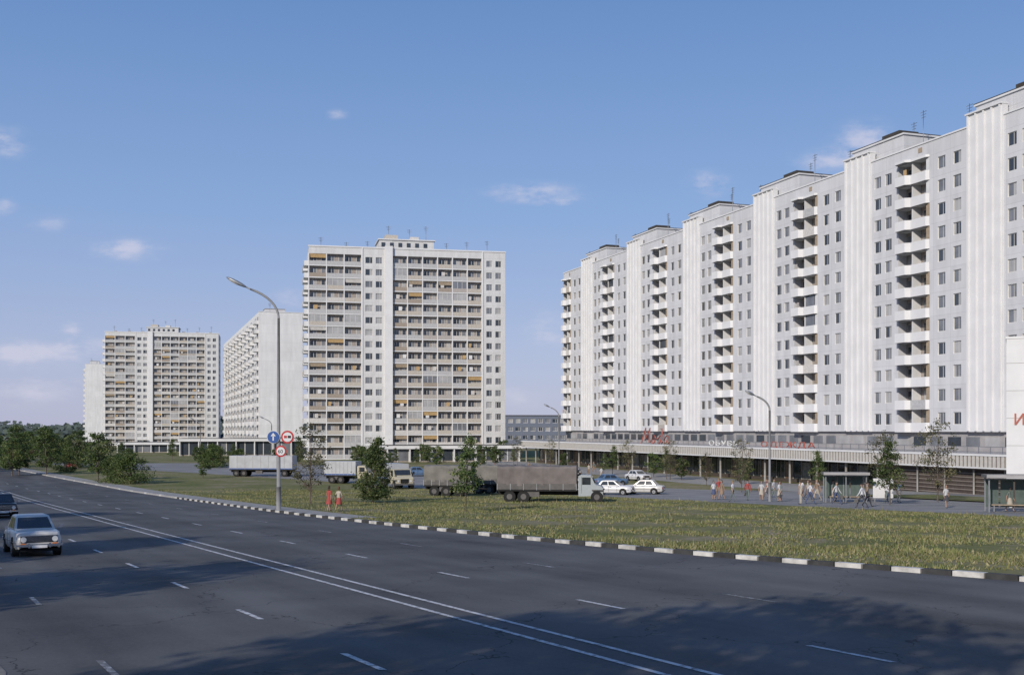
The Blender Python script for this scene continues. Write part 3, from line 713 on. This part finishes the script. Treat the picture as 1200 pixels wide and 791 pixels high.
# ================================================================ CAR
M_tyre=M_black; M_hl=flat('headlight_glass',(.7,.7,.68),.1,var=.03,spec=.8); M_or=flat('indicator_orange',(.7,.2,.02),.3); M_plate=flat('number_plate',(.7,.7,.7),.5)
M_cg=flat('car_glass',(.03,.035,.04),.05,var=.2,spec=.8); M_tail=flat('tail_light',(.4,.02,.02),.3)
def carpaint(name,col):
    m=flat(name,col,.28,var=.03,spec=.5); return m
def car_mesh(paint,name):
    mb=MB()
    S=[(2.02,.66,.36,.62,.80),(1.98,.74,.30,.66,.86),(1.6,.79,.27,.70,.90),(.95,.80,.25,.72,.93),(.2,.80,.25,.74,.93),(-.9,.80,.25,.74,.93),(-1.5,.79,.27,.72,.91),(-1.98,.75,.30,.68,.87),(-2.04,.68,.36,.64,.80)]
    def ring(s):
        x,w,zb,zm,zt=s
        return [(x,-w+.06,zb),(x,-w,zb+.1),(x,-w-.015,zm-.08),(x,-w+.01,zm),(x,-w+.05,zt-.03),(x,-w+.14,zt),(x,0,zt+.02),(x,w-.14,zt),(x,w-.05,zt-.03),(x,w-.01,zm),(x,w+.015,zm-.08),(x,w,zb+.1),(x,w-.06,zb)]
    k=mb.mi(paint); b=len(mb.v); rings=[ring(s) for s in S]; n=13
    for r_ in rings: mb.v+=r_
    for i in range(len(rings)-1):
        for j in range(n-1):
            mb.f.append((b+i*n+j,b+i*n+j+1,b+(i+1)*n+j+1,b+(i+1)*n+j)); mb.m.append(k); mb.sm.append(True)
    mb.poly(rings[0],paint); mb.poly(rings[-1][::-1],paint)
    mb.box(-1.9,1.9,-.7,.7,.2,.28,M_black)
    zb,zt=.93,1.40
    B=[(.92,.70),(-1.42,.68)]; T=[(.28,.57),(-.98,.56)]
    bl=[(B[0][0],-B[0][1],zb),(B[0][0],B[0][1],zb),(B[1][0],B[1][1],zb),(B[1][0],-B[1][1],zb)]
    tl=[(T[0][0],-T[0][1],zt),(T[0][0],T[0][1],zt),(T[1][0],T[1][1],zt),(T[1][0],-T[1][1],zt)]
    for i in range(4):
        j=(i+1)%4; mb.poly([bl[i],bl[j],tl[j],tl[i]],paint)
    rr=[[(T[0][0]-.0,-.57,zt),(T[0][0]-.12,-.50,zt+.045),(T[0][0]-.12,.50,zt+.045),(T[0][0],.57,zt)],[(T[1][0],-.56,zt),(T[1][0]+.12,-.49,zt+.045),(T[1][0]+.12,.49,zt+.045),(T[1][0],.56,zt)]]
    a,c=rr
    mb.poly([a[1],a[2],c[2],c[1]],paint); mb.poly([a[0],a[1],c[1],c[0]],paint); mb.poly([a[2],a[3],c[3],c[2]],paint); mb.poly([a[0],a[3],a[2],a[1]],paint); mb.poly([c[0],c[1],c[2],c[3]],paint)
    def lerp(p,q,t): return Vector(p)*(1-t)+Vector(q)*t
    def pane(b0,b1,t0,t1,u0,u1,v0,v1,nrm):
        f=lambda u,v: lerp(lerp(b0,b1,u),lerp(t0,t1,u),v)+Vector(nrm)*.008
        mb.poly([f(u0,v0),f(u1,v0),f(u1,v1),f(u0,v1)],M_cg)
    pane(bl[0],bl[1],tl[0],tl[1],.06,.94,.1,.9,(.8,0,.6)); pane(bl[3],bl[2],tl[3],tl[2],.07,.93,.12,.88,(-.8,0,.6))
    for (q0,q1,t0,t1,s) in ((bl[0],bl[3],tl[0],tl[3],-1),(bl[1],bl[2],tl[1],tl[2],1)):
        for (u0,u1) in ((.10,.49),(.53,.88)): pane(q0,q1,t0,t1,u0,u1,.1,.88,(0,s,.3))
        for x in (.62,-.22,-1.02): mb.box(x-.008,x+.008,s*.817-.004,s*.817+.004,.32,.9,M_black)
        for x in (-.05,-.85): mb.box(x-.09,x+.09,min(s*.82,s*.85),max(s*.82,s*.85),.78,.81,M_chrome)
        mb.box(-1.85,1.85,min(s*.818,s*.83),max(s*.818,s*.83),.53,.56,M_chrome)
        for x in (1.22,-1.22):
            mb.tube([(x,s*.60,.34),(x,s*.823,.34)],.37,M_black,20,sm=False)
            mb.tube([(x,s*.62,.29),(x,s*.835,.29)],.29,M_tyre,20,sm=False); mb.tube([(x,s*.80,.29),(x,s*.845,.29)],.17,M_metal,16,sm=False); mb.tube([(x,s*.83,.29),(x,s*.86,.29)],.08,M_chrome,12,sm=False)
    mb.box(2.0,2.03,-.62,.62,.52,.76,M_black)
    for z in (.56,.60,.64,.68,.72): mb.box(2.03,2.04,-.42,.42,z,z+.012,M_chrome)
    mb.box(2.028,2.045,-.64,.64,.755,.775,M_chrome)
    for s in (-1,1):
        mb.tube([(2.0,s*.53,.64),(2.06,s*.53,.64)],.115,M_chrome,18,sm=False); mb.tube([(2.05,s*.53,.64),(2.07,s*.53,.64)],.098,M_hl,18,sm=False)
        mb.box(2.0,2.05,s*.53-.09,s*.53+.09,.46,.50,M_or)
        mb.box(-2.06,-2.03,s*.55-.1,s*.55+.1,.55,.74,M_tail)
        mb.box(2.06,2.16,s*.35-.03,s*.35+.03,.34,.5,M_chrome)
        mb.tube([(.72,s*.80,.95),(.72,s*.93,.99)],.012,M_chrome,5); mb.box(.7,.74,min(s*.9,s*1.0),max(s*.9,s*1.0),.96,1.07,M_chrome)
    for x0,x1 in ((2.06,2.12),(-2.12,-2.06)):
        mb.box(x0,x1,-.78,.78,.39,.47,M_chrome)
    mb.box(2.121,2.13,-.26,.26,.33,.43,M_plate); mb.box(-2.135,-2.122,-.26,.26,.48,.59,M_plate)
    for s in (-.25,.3): mb.tube([(.86,s-.3,.96),(.72,s+.1,1.07)],.008,M_black,4)
    me=mb.mesh(name); return me
C_cream=car_mesh(carpaint('car_paint_cream',(.58,.57,.54)),'car_cream'); C_dark=car_mesh(carpaint('car_paint_dark',(.02,.022,.03)),'car_dark')
C_blue=car_mesh(carpaint('car_paint_blue',(.10,.17,.28)),'car_blue'); C_white=car_mesh(carpaint('car_paint_white',(.62,.62,.62)),'car_white'); C_red=car_mesh(carpaint('car_paint_red',(.3,.06,.05)),'car_red')
hd=math.atan2(-.8706,.492)
def pcar(me,x,y,rz,name='parked_car',dz=0):
    o=place(me,name,(x,y,gz(y)+dz),rz)
    s=math.atan((gz(y+1)-gz(y-1))/2); o.rotation_euler=(0,-s*math.sin(rz),rz) 
    return o
pcar(C_cream,-18.1,41.8,hd+.02,'sedan_car',-.118); pcar(C_dark,-32.0,69.5,hd,'sedan_car',-.118)
pcar(C_white,10.0,110,R(-20)); pcar(C_cream,13.3,112,R(160)); pcar(C_white,7.0,118,R(-30)); pcar(C_blue,12,135,R(20)); pcar(C_white,17,150,R(-60)); pcar(C_red,5,160,R(80)); pcar(C_cream,2,170,R(60)); pcar(C_dark,9,168,R(-70)); pcar(C_white,-2,175,R(10)); pcar(C_blue,-14,165,R(15)); pcar(C_red,-78,196,R(120),dz=.0)

# ================================================================ TRUCKS
M_tarp=flat('tarpaulin',(.175,.155,.145),.9,var=.22,scale=1.2,bump=.3,spec=.15); M_tarpb=flat('tarpaulin_olive',(.19,.18,.16),.9,var=.2,scale=1.0,bump=.3,spec=.15); M_tarp2=flat('van_body_pale',(.42,.43,.44),.6,var=.1,scale=1.2,bump=.05); M_tcab=flat('truck_cab_paint',(.36,.39,.40),.4,var=.05); M_tcab2=flat('truck_cab_yellow',(.50,.45,.33),.4,var=.05); M_boards=flat('truck_boards',(.12,.115,.11),.8,var=.15)
def truck_mesh(L,tarp,cab,name,cabon=True,H=2.85,solid=False):
    mb=MB(); z0=.95
    mb.box(-L/2,L/2,-1.2,1.2,z0,z0+.14,M_black)
    if not solid:
        mb.box(-L/2,L/2,-1.22,1.22,z0+.141,z0+.62,M_boards)
        for x in np.arange(-L/2,L/2+.01,L/6): 
            for s in (-1,1): mb.box(x-.03,x+.03,min(s*1.221,s*1.25),max(s*1.221,s*1.25),z0+.1,z0+.62,M_metal)
    zt=z0+.45 if not solid else z0+.141
    prof=[(-1.23,zt),(-1.22,H-.22),(-1.1,H-.05),(-.5,H),(.5,H),(1.1,H-.05),(1.22,H-.22),(1.23,zt)]
    if solid: prof=[(-1.25,zt),(-1.25,H-.06),(-1.2,H-.01),(-.5,H),(.5,H),(1.2,H-.01),(1.25,H-.06),(1.25,zt)]
    n=int(L*1.2); k=mb.mi(tarp); b=len(mb.v); r=random.Random(3)
    jj=.0 if solid else .02
    for i in range(n*2+1):
        x=-L/2+L*i/(2*n); sag=-.04 if (i%2 and not solid) else 0
        for (yy,zz) in prof: mb.v.append((x,yy*(1+sag*.5)+r.uniform(-jj,jj),zz+(sag if zz>z0+1 else 0)+r.uniform(-jj,jj)*(1 if zz>z0+1 else 2.5)))
    for i in range(n*2):
        for j in range(7): mb.f.append((b+i*8+j,b+i*8+j+1,b+(i+1)*8+j+1,b+(i+1)*8+j)); mb.m.append(k); mb.sm.append(False)
    for x in (-L/2,L/2): mb.poly([(x,p[0],p[1]) for p in prof],tarp)
    if solid:
        for x in np.arange(-L/2,L/2+.01,L/8):
            for s in (-1,1): mb.box(x-.02,x+.02,min(s*1.251,s*1.27),max(s*1.251,s*1.27),zt,H-.06,M_conc)
        for s in (-1,1): mb.box(-L/2,L/2,min(s*1.251,s*1.262),max(s*1.251,s*1.262),zt+.02,zt+.16,M_blue)
    ax=[-L/2+1.0,-L/2+2.15]
    if cabon:
        c=L/2+.15; 
        pc=[(c,.75),(c,2.2),(c+.2,2.3),(c+1.0,2.26),(c+1.35,1.55),(c+1.4,1.5),(c+1.85,1.38),(c+2.0,1.2),(c+2.0,.6),(c,.55)]
        for s in (-1,1): mb.poly([(p[0],s*1.05,p[1]) for p in (pc if s>0 else pc[::-1])],cab)
        for i in range(len(pc)): 
            p,q=pc[i],pc[(i+1)%len(pc)]; mb.poly([(p[0],-1.05,p[1]),(q[0],-1.05,q[1]),(q[0],1.05,q[1]),(p[0],1.05,p[1])],cab)
        mb.poly([(c+1.05,-.95,2.2),(c+1.05,.95,2.2),(c+1.36,.95,1.6),(c+1.36,-.95,1.6)],M_cg)
        for s in (-1,1):
            mb.box(c+.3,c+1.0,min(s*1.052,s*1.06),max(s*1.052,s*1.06),1.5,2.1,M_cg)
            mb.box(c+.24,c+.26,min(s*1.052,s*1.056),max(s*1.052,s*1.056),.8,2.15,M_black)
            mb.tube([(c+1.95,s*.75,.95),(c+2.04,s*.75,.95)],.13,M_hl,14)
            mb.box(c+1.1,c+2.1,min(s*1.0,s*1.22),max(s*1.0,s*1.22),1.02,1.1,M_boards)
        mb.box(c+2.002,c+2.02,-.5,.5,.75,1.2,M_black); mb.box(c+2.02,c+2.15,-1.15,1.15,.5,.68,M_boards)
        mb.tube([(c+1.1,1.08,1.7),(c+1.15,1.35,1.9)],.015,M_black,5); mb.box(c+1.12,c+1.16,1.3,1.5,1.7,2.0,M_black)
        ax+=[c+1.5]; mb.box(-L/2,c+2.0,-.45,.45,.62,.94,M_black)
    else: ax+=[L/2-1.2]; mb.box(-L/2,L/2,-.45,.45,.65,.94,M_black); mb.tube([(L/2,0,.8),(L/2+1.4,0,.7)],.06,M_black,6)
    for x in ax:
        for s in (-1,1):
            mb.tube([(x,s*.75,.5),(x,s*1.15,.5)],.5,M_tyre,20,sm=False); mb.tube([(x,s*1.1,.5),(x,s*1.17,.5)],.24,M_boards,14,sm=False)
    mb.box(-.8,.2,-1.1,-.7,.5,.93,M_boards)
    return mb.mesh(name)
TK1=truck_mesh(6.5,M_tarp,M_tcab,'cargo_truck',H=3.05); TK2=truck_mesh(4.6,M_tarpb,M_tcab,'trailer',False,3.0); TK3=truck_mesh(9.5,M_tarp2,M_tcab,'semi',False,3.1,True); TK4=truck_mesh(4.2,M_tarp2,M_tcab2,'truckb',solid=True)
def ptr(me,x,y,rz,name='cargo_truck'): place(me,name,(x,y,gz(y)),rz)
ptr(TK1,2.15,92,R(-6)); ptr(TK2,-6.0,107,R(-8),'cargo_trailer'); ptr(TK2,-2.0,112,R(-8),'cargo_trailer'); ptr(TK4,-21.8,143,R(-10)); ptr(TK3,-37,165,R(-5),'semi_trailer'); ptr(TK4,-14.0,130,R(-65))

# ================================================================ STREET FURNITURE
def shelter(W,x,y,rz):
    mb=MB(); mb.box(-W/2-.2,W/2+.2,-1.0,.9,2.3,2.48,flat('shelter_roof',(.16,.15,.14))); mb.box(-W/2-.22,W/2+.22,-1.02,-1.003,2.28,2.5,M_conc)
    for xx in (-W/2,0,W/2):
        for yy in (-.6,.7): mb.box(xx-.04,xx+.04,yy-.04,yy+.04,0,2.3,M_metal)
    n=int(W/.9)
    for i in range(n): mb.box(-W/2+.06+i*W/n,-W/2+(i+1)*W/n-.06,.72,.74,.3,2.1,flat('shelter_glass',(.10,.13,.12),.1))
    mb.box(-W/2,W/2,.70,.76,2.1,2.18,M_metal); mb.box(-W/2+.3,W/2-.3,.25,.6,.42,.48,M_wood)
    for xx in (-W/2+.5,W/2-.5): mb.box(xx-.04,xx+.04,.3,.55,0,.42,M_metal)
    mb.obj('bus_shelter',(x,y,gz(y)),rz)
shelter(3.2,27.3,91,R(-8)); shelter(5.5,34.2,73,R(-12))
bd=MB(); bd.box(-.8,.8,-.06,.06,.35,1.95,M_white); bd.box(-.72,.72,-.075,-.062,.5,1.8,M_sw); bd.box(-.7,-.62,-.05,.05,0,.35,M_metal); bd.box(.62,.7,-.05,.05,0,.35,M_metal); bd.obj('notice_board',(30.6,91.5,gz(91.5)),R(-8))
wb=MB(); 
wb.box(0,16,0,6,-3.6,6.6,M_white); wb.box(-.05,16.05,-.05,6.05,6.6,6.75,M_white2)
wb.box(.3,16,.5,6,-6.6,-3.603,flat('kiosk_dark',(.07,.06,.055)))
for i in range(7): wb.box(.6+i*2.2,2.4+i*2.2,.42,.49,-5.9,-4.2,random.choice([M_gdark,M_gmid,M_wood])); 
for i in range(5): wb.box(.2+i*3.7,.42+i*3.7,.1,.35,-6.6,-3.603,M_white)
for k in range(4): wb.box(0,16,-.012,-.002,-1.2+k*2.0,-1.17+k*2.0,M_conc)
wo=wb.obj('white_kiosk_building',(36.1,81,0),R(-24.5))
cu=bpy.data.curves.new('sign_letter','FONT'); cu.body='И'; cu.size=1.1; cu.extrude=.03; cu.offset=.01; cu.materials.append(MATS['red_letters'])
o=bpy.data.objects.new('sign_letter',cu); COL.objects.link(o); o.location=(.45,-.05,.35); o.rotation_euler=(R(90),0,0); o.parent=wo

# ================================================================ PEOPLE
SK=flat('skin',(.36,.24,.18),.6,var=.05)
def person_mesh(name,walk=0.0,skirt=False,bag=False,short=True,child=1.0):
    sw=.20 if not skirt else .175
    st=walk
    V=[];E=[];RD=[]
    def add(p,r,par=None):
        V.append(p); RD.append(r); i=len(V)-1
        if par is not None: E.append((par,i))
        return i
    pel=add((0,0,.95),.125); sp=add((0,.0,1.10),.115,pel); ch=add((0,0,1.30),.13,sp); nb=add((0,0,1.43),.075,ch); nk=add((0,-.01,1.50),.052,nb); hd_=add((0,-.015,1.58),.06,nk)
    hands=[]
    for s in (-1,1):
        sh=add((s*sw*.85,0,1.39),.062,ch); 
        f=-s*st
        el=add((s*(sw+.06),.10*f+.02,1.12),.042,sh); wr=add((s*(sw+.075),.22*f-.04,.88),.028,el); pm=add((s*(sw+.07),.25*f-.06,.80),.03,wr); hands.append((s,V[pm]))
        hp=add((s*.09,0,.88),.095,pel); kn=add((s*.095,-.20*s*st-.03*abs(st),.49),.06,hp); an=add((s*.095,-(.34 if s*st>0 else .28)*s*st+(.12 if s*st<0 else 0)*abs(st),.09+(.06 if s*st<0 else 0)*abs(st)),.04,kn)
        a=V[an]; to=add((s*.105,a[1]-.15,.035+(.02 if s*st<0 else 0)),.035,an)
    me=bpy.data.meshes.new(name+'_sk'); me.from_pydata(V,E,[]); o=bpy.data.objects.new(name+'_sk',me); COL.objects.link(o)
    md=o.modifiers.new('Skin','SKIN'); md.use_smooth_shade=True
    for i,r in enumerate(RD): 
        sv=me.skin_vertices[0].data[i]; sv.radius=(r,r*.8 if i in (0,1,2) else r); sv.use_root=(i==0)
    ss=o.modifiers.new('Sub','SUBSURF'); ss.levels=1; ss.render_levels=1
    dg=bpy.context.evaluated_depsgraph_get(); ev=o.evaluated_get(dg); bm=bpy.data.meshes.new_from_object(ev)
    mb=MB(); mats=[SK,flat('ph_top',(.4,.4,.4)),flat('ph_bottom',(.1,.1,.12)),flat('ph_shoes',(.05,.04,.03)),flat('hair',(.06,.04,.03))]
    for m in mats: mb.mi(m)
    mb.v=[tuple(v.co) for v in bm.vertices]
    for p in bm.polygons:
        c=p.center; arm=abs(c.x)>sw+.015 and c.z>.7
        if c.z>1.47: k=0
        elif arm: k=0 if (c.z<(1.18 if short else .86)) else 1
        elif c.z>.97: k=1
        elif c.z<.085: k=3
        elif skirt and c.z<.55: k=0
        else: k=2
        mb.f.append(tuple(p.vertices)); mb.m.append(k); mb.sm.append(True)
    bpy.data.objects.remove(o)
    H=(0,-.02,1.655)
    mb.ell(H,(.074,.092,.115),mats[0],14,10)
    mb.ell((0,-.108,1.645),(.012,.022,.022),mats[0],6,5)
    for s in (-1,1):
        mb.ell((s*.028,-.100,1.665),(.010,.008,.006),M_sk,6,4); mb.ell((s*.075,-.015,1.655),(.010,.02,.03),mats[0],6,5)
        mb.box(s*.03-.014,s*.03+.014,-.108,-.1,1.682,1.686,mats[4])
    mb.box(-.022,.022,-.107,-.098,1.603,1.609,M_red)
    mb.ell((0,.0,1.69),(.084,.098,.10),mats[4],14,8,zmin=-.25)
    if skirt: mb.ell((0,.045,1.63),(.08,.06,.11),mats[4],10,8)
    for s,p in hands:
        p=Vector(p)
        for q in range(4):
            b0=p+Vector((0,-.024+q*.016,-.02)); ln=(.062,.072,.068,.052)[q]
            mb.tube([b0,b0+Vector((0,0,-ln*.6)),b0+Vector((-s*.018,-.004,-ln))],[.009,.008,.006],mats[0],5)
        b0=p+Vector((-s*.005,-.028,.01)); mb.tube([b0,b0+Vector((-s*.012,-.022,-.03)),b0+Vector((-s*.016,-.026,-.055))],[.011,.009,.007],mats[0],5)
    if skirt:
        k=mats[2]; rings=[(.99,.125,.10),(.9,.165,.14),(.7,.20,.18),(.52,.235,.215)]
        b=len(mb.v); n=14
        for (z_,rx,ry) in rings:
            for j in range(n):
                a=2*math.pi*j/n; w=1+.04*math.sin(a*5)*(1-z_); mb.v.append((rx*math.cos(a)*w,ry*math.sin(a)*w,z_))
        for i in range(3):
            for j in range(n): mb.f.append((b+i*n+j,b+i*n+(j+1)%n,b+(i+1)*n+(j+1)%n,b+(i+1)*n+j)); mb.m.append(mb.mi(k)); mb.sm.append(True)
    if bag:
        s,p=hands[1]; mb.box(p[0]-.04,p[0]+.06,p[1]-.15,p[1]+.15,p[2]-.40,p[2]-.14,M_boards); mb.tube([(p[0],p[1]-.09,p[2]-.14),(p[0],p[1],p[2]-.03),(p[0],p[1]+.09,p[2]-.14)],.01,M_boards,4)
    return mb.mesh(name)
PM=[person_mesh('man_stand',0.0),person_mesh('man_walk',1.0,bag=True,short=False),person_mesh('man_walk2',-.9)]
PWm=[person_mesh('woman_walk',.7,True,True),person_mesh('woman_stand',.12,True),person_mesh('woman_walk2',-.7,True)]
cols=[(.5,.5,.5),(.33,.07,.06),(.08,.10,.18),(.42,.38,.32),(.07,.07,.08),(.6,.6,.62),(.14,.17,.16),(.28,.2,.14)]
CM=[flat('cloth_%d'%i,c,.85,var=.1,scale=8) for i,c in enumerate(cols)]; HM=[flat('hair_%d'%i,c,.7) for i,c in enumerate([(.05,.035,.025),(.12,.07,.04),(.2,.15,.08)])]
TOPS=[CM[0],CM[5],CM[3],CM[2],CM[7],CM[6],CM[5],CM[1]]; BOTS=[CM[4],CM[2],CM[7],CM[6],CM[4],CM[3]]
def person(x,y,rz,woman,top,bot,v=None,sc=1.0,dz=0.0):
    me=random.choice(PWm if woman else PM) if v is None else (PWm if woman else PM)[v]
    o=place(me,'woman_pedestrian' if woman else 'man_pedestrian',(x,y,gz(y)+dz),rz,sc=sc*random.uniform(.96,1.02)*(.96 if woman else 1.03))
    for i,m in ((1,top),(2,bot),(4,random.choice(HM))):
        o.material_slots[i].link='OBJECT'; o.material_slots[i].material=m
person(-12.2,74,R(150),True,CM[1],CM[1],0,1.0,.02); person(-11.6,74.3,R(155),True,CM[3],CM[1],2,1.0,.02); 
for i in range(34):
    u=random.choice([random.uniform(780,1010),random.uniform(850,1060),random.uniform(820,980)]); yy=random.uniform(86,104) if u<1000 else random.uniform(80,95)
    xx=(u-600)/1300*yy
    if xx<pe(yy)+.5: continue
    person(xx,yy,random.uniform(0,6.28),random.random()<.55,random.choice(TOPS),random.choice(BOTS))
for (x,y) in ((33.2,74),(33.9,71.5),(34.6,73),(35.3,72.2),(31.3,80)): person(x,y,random.uniform(0,6.28),random.random()<.5,random.choice(TOPS),random.choice(BOTS))
for i in range(8):
    yy=random.uniform(150,185); xx=random.uniform(-5,18); person(xx,yy,random.uniform(0,6.28),random.random()<.5,random.choice(TOPS),random.choice(BOTS))
person(-81,202,0,False,CM[1],CM[4]); person(-80,203,1,True,CM[1],CM[7])

# ================================================================ LIGHT / SKY
EL=R(25); az=R(210)
sd=Vector((math.sin(az)*math.cos(EL),math.cos(az)*math.cos(EL),math.sin(EL)))
sl=bpy.data.lights.new('sun','SUN'); sl.energy=3.6; sl.angle=R(.5); sl.color=(1,.91,.80)
so_=bpy.data.objects.new('sun',sl); COL.objects.link(so_); so_.rotation_euler=(-sd).to_track_quat('-Z','Y').to_euler(); so_.location=(0,0,80)
w=bpy.data.worlds.new('World'); scene.world=w; w.use_nodes=True; n=w.node_tree; bg=n.nodes['Background']
sk=n.nodes.new('ShaderNodeTexSky'); sk.sky_type='NISHITA'; sk.sun_disc=False; sk.sun_elevation=EL; sk.sun_rotation=az; sk.altitude=150; sk.air_density=1.0; sk.dust_density=.6; sk.ozone_density=2.0
tc=n.nodes.new('ShaderNodeTexCoord'); sp=n.nodes.new('ShaderNodeSeparateXYZ'); link(n,tc.outputs['Generated'],sp.inputs[0])
def mth(op,a,b=None,c=None):
    q=n.nodes.new('ShaderNodeMath'); q.operation=op
    for i,v in enumerate((a,b,c)):
        if v is None: continue
        if isinstance(v,(int,float)): q.inputs[i].default_value=v
        else: link(n,v,q.inputs[i])
    return q.outputs[0]
ya=mth('MAXIMUM',sp.outputs['Y'],.05)
px=mth('DIVIDE',sp.outputs['X'],ya); pz=mth('DIVIDE',sp.outputs['Z'],ya)
cv=n.nodes.new('ShaderNodeCombineXYZ'); link(n,px,cv.inputs[0]); link(n,mth('MULTIPLY',pz,2.2),cv.inputs[1])
no=n.nodes.new('ShaderNodeTexNoise'); no.inputs['Scale'].default_value=24; no.inputs['Detail'].default_value=5; no.inputs['Roughness'].default_value=.62; link(n,cv.outputs[0],no.inputs['Vector'])
tot=None
for (u,v,ru,rv,a) in ((150,293,40,12,1.05),(615,225,58,12,.75),(660,237,36,6,.5),(1015,165,34,24,.9),(975,188,50,14,.6),(832,216,28,15,.85),(20,413,42,14,.9),(92,408,40,14,.8),(85,386,11,9,1.0),(395,134,13,7,.6),(55,262,28,11,.5),(0,168,34,20,.7),(343,350,24,12,.6),(45,455,85,22,.55),(640,390,28,24,.6),(605,465,36,16,.5),(0,243,18,11,.7)):
    ddx=mth('MULTIPLY',mth('SUBTRACT',px,(u-600)/1300),1300/ru); ddz=mth('MULTIPLY',mth('SUBTRACT',pz,(503-v)/1300),1300/rv)
    d2=mth('MULTIPLY_ADD',ddx,ddx,mth('MULTIPLY',ddz,ddz))
    g=mth('MULTIPLY',mth('EXPONENT',mth('MULTIPLY',d2,-1.0)),a)
    tot=g if tot is None else mth('ADD',tot,g)
cm=mth('MULTIPLY',tot,mth('MULTIPLY',mth('SUBTRACT',no.outputs['Fac'],.30),3.8))
mr=n.nodes.new('ShaderNodeMapRange'); mr.interpolation_type='SMOOTHSTEP'; mr.inputs['From Min'].default_value=.05; mr.inputs['From Max'].default_value=1.0; mr.inputs['To Max'].default_value=.62; link(n,cm,mr.inputs['Value'])
ramp=n.nodes.new('ShaderNodeValToRGB'); e=ramp.color_ramp.elements
e[0].position=0; e[0].color=(.44,.46,.66,1); e[1].position=1; e[1].color=(.06,.15,.40,1)
for p,c in ((.07,(.385,.445,.68,1)),(.19,(.245,.38,.675,1)),(.36,(.135,.27,.57,1))): q=e.new(p); q.color=c
link(n,mth('MAXIMUM',sp.outputs['Z'],0.0),ramp.inputs[0])
scl=n.nodes.new('ShaderNodeVectorMath'); scl.operation='SCALE'; link(n,ramp.outputs[0],scl.inputs[0]); scl.inputs['Scale'].default_value=1/.12
hz=n.nodes.new('ShaderNodeMix'); hz.data_type='RGBA'; hz.inputs['Factor'].default_value=.85; link(n,sk.outputs[0],hz.inputs['A']); link(n,scl.outputs[0],hz.inputs['B'])
mix=n.nodes.new('ShaderNodeMix'); mix.data_type='RGBA'; link(n,mr.outputs[0],mix.inputs['Factor']); link(n,hz.outputs['Result'],mix.inputs['A']); mix.inputs['B'].default_value=(5.6,5.5,6.5,1)
link(n,mix.outputs['Result'],bg.inputs['Color']); bg.inputs['Strength'].default_value=.12

# ================================================================ CAMERA
cd=bpy.data.cameras.new('camera'); cam=bpy.data.objects.new('camera',cd); COL.objects.link(cam); scene.camera=cam
cd.sensor_width=36; cd.lens=39; cd.shift_y=.0896; cd.clip_end=9000; cd.clip_start=.1; cam.location=(0,0,0); cam.rotation_euler=(R(90),0,0)
scene.view_settings.view_transform='Standard'; scene.view_settings.look='None'; scene.view_settings.exposure=0
